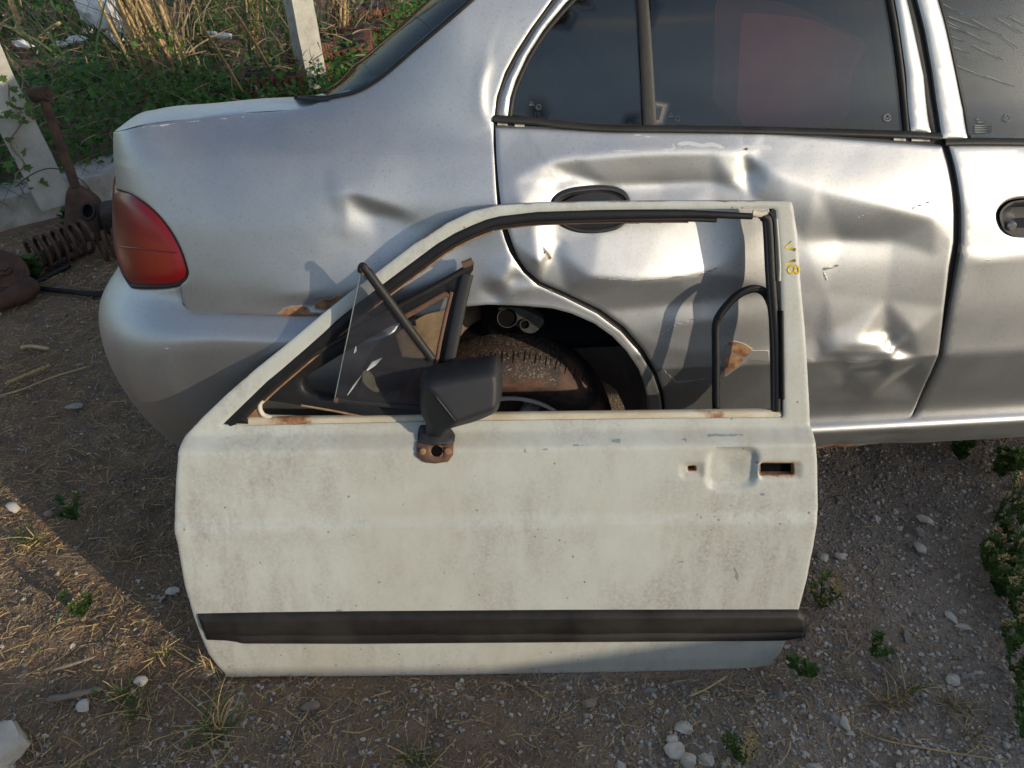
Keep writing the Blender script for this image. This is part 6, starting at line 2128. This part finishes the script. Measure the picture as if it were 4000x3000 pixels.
def ovals(P, D, size):
    parts = []
    for p_, d_ in zip(P, D):
        d_ = d_ / np.linalg.norm(d_)
        s_ = np.cross(d_, [0, 0, 1.]) + RNG.normal(0, .2, 3); s_ /= np.linalg.norm(s_)
        w = np.cross(s_, d_)
        parts.append((p_ + size * RNG.uniform(.6, 1.3) * (OV[:, 0:1] * s_ + OV[:, 1:2] * d_ + OV[:, 2:3] * w), OF))
    return merge(parts)


def weed(u, v, H, ns, lab, seed_frac=.5, leafsz=.011):
    b = on_ground(u, v)
    t = thing('weed_plant', lab, 'weed', tuple(b), 'flowering weeds')
    st_, LP_, LD, SP_, SD = [], [], [], [], []
    for k in range(ns):
        a = RNG.uniform(0, 6.28); ln = RNG.uniform(.15, .5)
        top = b + np.array([math.cos(a) * ln * H * .7, math.sin(a) * ln * H * .7, H * RNG.uniform(.65, 1.05)])
        md = (b + top) / 2 + np.array([math.cos(a) * .02, math.sin(a) * .02, .02])
        path = smooth_path([b, md, top], 8)
        st_.append(tube(path, np.linspace(.0016, .0006, len(path)), 5))
        for i in range(2, len(path)):
            sp = i / len(path) > 1 - seed_frac
            for q in range(7 if sp else 3):
                w = RNG.uniform(0, 6.28)
                d_ = np.array([math.cos(w), math.sin(w), RNG.uniform(.1, .8)])
                q0 = path[i] + (path[i - 1] - path[i]) * RNG.uniform()
                if sp: SP_.append(q0 + d_ * .004); SD.append(d_)
                else: LP_.append(q0); LD.append(d_)
    mk('stem', *merge(st_), M_WEED, t)
    if LP_: mk('foliage', *ovals(LP_, LD, leafsz), M_WEED, t, smooth=False)
    if SP_:
        h = int(len(SP_) * .55)
        if h: tag(mk('seed_spike', *ovals(SP_[:h], SD[:h], .0055), M_SEED, t, smooth=False), kind='stuff')
        tag(mk('green_pods', *ovals(SP_[h:], SD[h:], .0055), M_WEED, t, smooth=False), kind='stuff')
    return t


weed(3880, 2040, .17, 4, 'tall weed with tan seed spike under the sill', .65)
weed(3950, 1990, .16, 3, 'weed with two green spikes at the right edge below the sill', .6)
weed(3965, 2150, .15, 4, 'weed with golden seed head close to the right edge', .6)
weed(3990, 2260, .13, 5, 'leafy yellowing weed on the right edge midway down', .4)
weed(3850, 2230, .09, 6, 'low dark green weed left of the yellowing one', .15)
weed(3960, 2400, .13, 6, 'bushy green weed at right with yellow tips', .35)
weed(3900, 2330, .09, 6, 'broad low weed spreading over gravel at right', .1)
weed(3940, 2560, .10, 5, 'orange tinged weed in the right gravel', .45)
weed(3985, 2700, .09, 4, 'small yellow weed near the lower right', .4)
weed(3990, 2880, .12, 5, 'mossy green weed in the lower right corner', .3)
weed(3205, 2370, .085, 6, 'small pale green weed beside the end of the rub strip', .5, .010)
weed(3405, 2560, .045, 3, 'tiny bright green sprout right of the door bottom', .2, .010)
weed(3120, 2630, .05, 3, 'small lobed green seedling at the door corner', .1, .014)
weed(300, 2030, .07, 5, 'yellow green seedling left in the straw', .2, .012)
weed(330, 2400, .07, 6, 'low green weed patch left of the rub strip', .15, .010)
weed(2880, 2960, .06, 6, 'seeding weed at the lower edge right of the stone cluster', .7, .010)
weed(140, 1100, .10, 5, 'broad leaved weed growing in front of the coil spring', .0, .030)
weed(300, 900, .10, 6, 'dark weed growing at the foot of the kerb', .0, .030)
for k_, (u, v, lab) in enumerate(((3925, 2120, 'shady green weed behind the golden seed head'), (3985, 2050, 'dark green weed at the very right edge under the sill'), (3900, 2180, 'spreading green weed between the two tallest weeds'), (3960, 2330, 'dense green weed above the bushy right one'), (3880, 2290, 'low leafy weed at the gravel border'), (3990, 2480, 'green weed cut by the right photo edge'), (3945, 2620, 'small olive weed under the orange tinged one'), (3990, 2790, 'olive weed low at the right photo edge'))):
    weed(u, v, .10, 9, lab, .12 + .1 * (k_ % 3), .010)
weed(3750, 1800, .06, 6, 'dark weed hiding under the sill', .05, .016)
weed(3900, 1860, .08, 8, 'shaded weed bunch under the sill at right', .05, .016)
M_WOOD = simple("weathered_grey_wood", (.16, .125, .09), (.30, .25, .19), 8, .9, .6, 60, stretch=(1, 6, 6))
for i, (pts, r, lab) in enumerate(((((180, 2735), (260, 2722), (330, 2705), (400, 2690)), .007, 'weathered grey wood splinter lying at lower left'), (((200, 2618), (290, 2592), (375, 2562)), .004, 'thin brown stick above the wood splinter'), (((0, 1545), (90, 1520), (200, 1475), (350, 1430)), .0035, 'long pale straw stalk lying left of the bumper'),
                                   (((78, 1358), (120, 1352), (190, 1362)), .008, 'curled dry leaf lying left of the bumper'), (((3290, 2805), (3420, 2880), (3600, 2920), (3940, 2975)), .0018, 'very long thin straw at lower right'), (((1100, 2905), (1180, 2960), (1210, 3010)), .0022, 'bent yellow stalk at the lower edge'), (((1330, 2855), (1400, 2862), (1460, 2840)), .0018, 'curved dry stalk below the door middle'), (((2690, 2720), (2760, 2690), (2840, 2640)), .002, 'forked dry stalk under the door right half'))):
    P = smooth_path([on_ground(u, v, r * 1.2) for u, v in pts], 5)
    rr = np.full(len(P), r) * (1 + .25 * vnoise(np.linspace(0, 6, len(P))[:, None], i + 3)); rr[0] *= .5; rr[-1] *= .4
    tag(mk('dry_stick', *tube(P, rr, 7, flat=.7), M_WOOD if i < 2 else M_STRAW, None), lab, 'stick', 'sticks and stalks on the dirt')
cp = smooth_path([on_ground(u, v, .008) for u, v in ((32, 1497), (100, 1470), (190, 1432))], 10)
parts = [tube(cp, .004, 6)]
for i, q in enumerate(cp): parts += [bx(q + np.array([RNG.normal(0, .001), s_ * .004, .003]), (.0022, .004, .003), rotz(RNG.uniform(0, 3)), .0012) for s_ in (-1, 1)]
tag(mk('dry_seed_head', *merge(parts), M_STRAW, None), 'ribbed dry seed head lying in the straw left of the bumper', 'seed head')
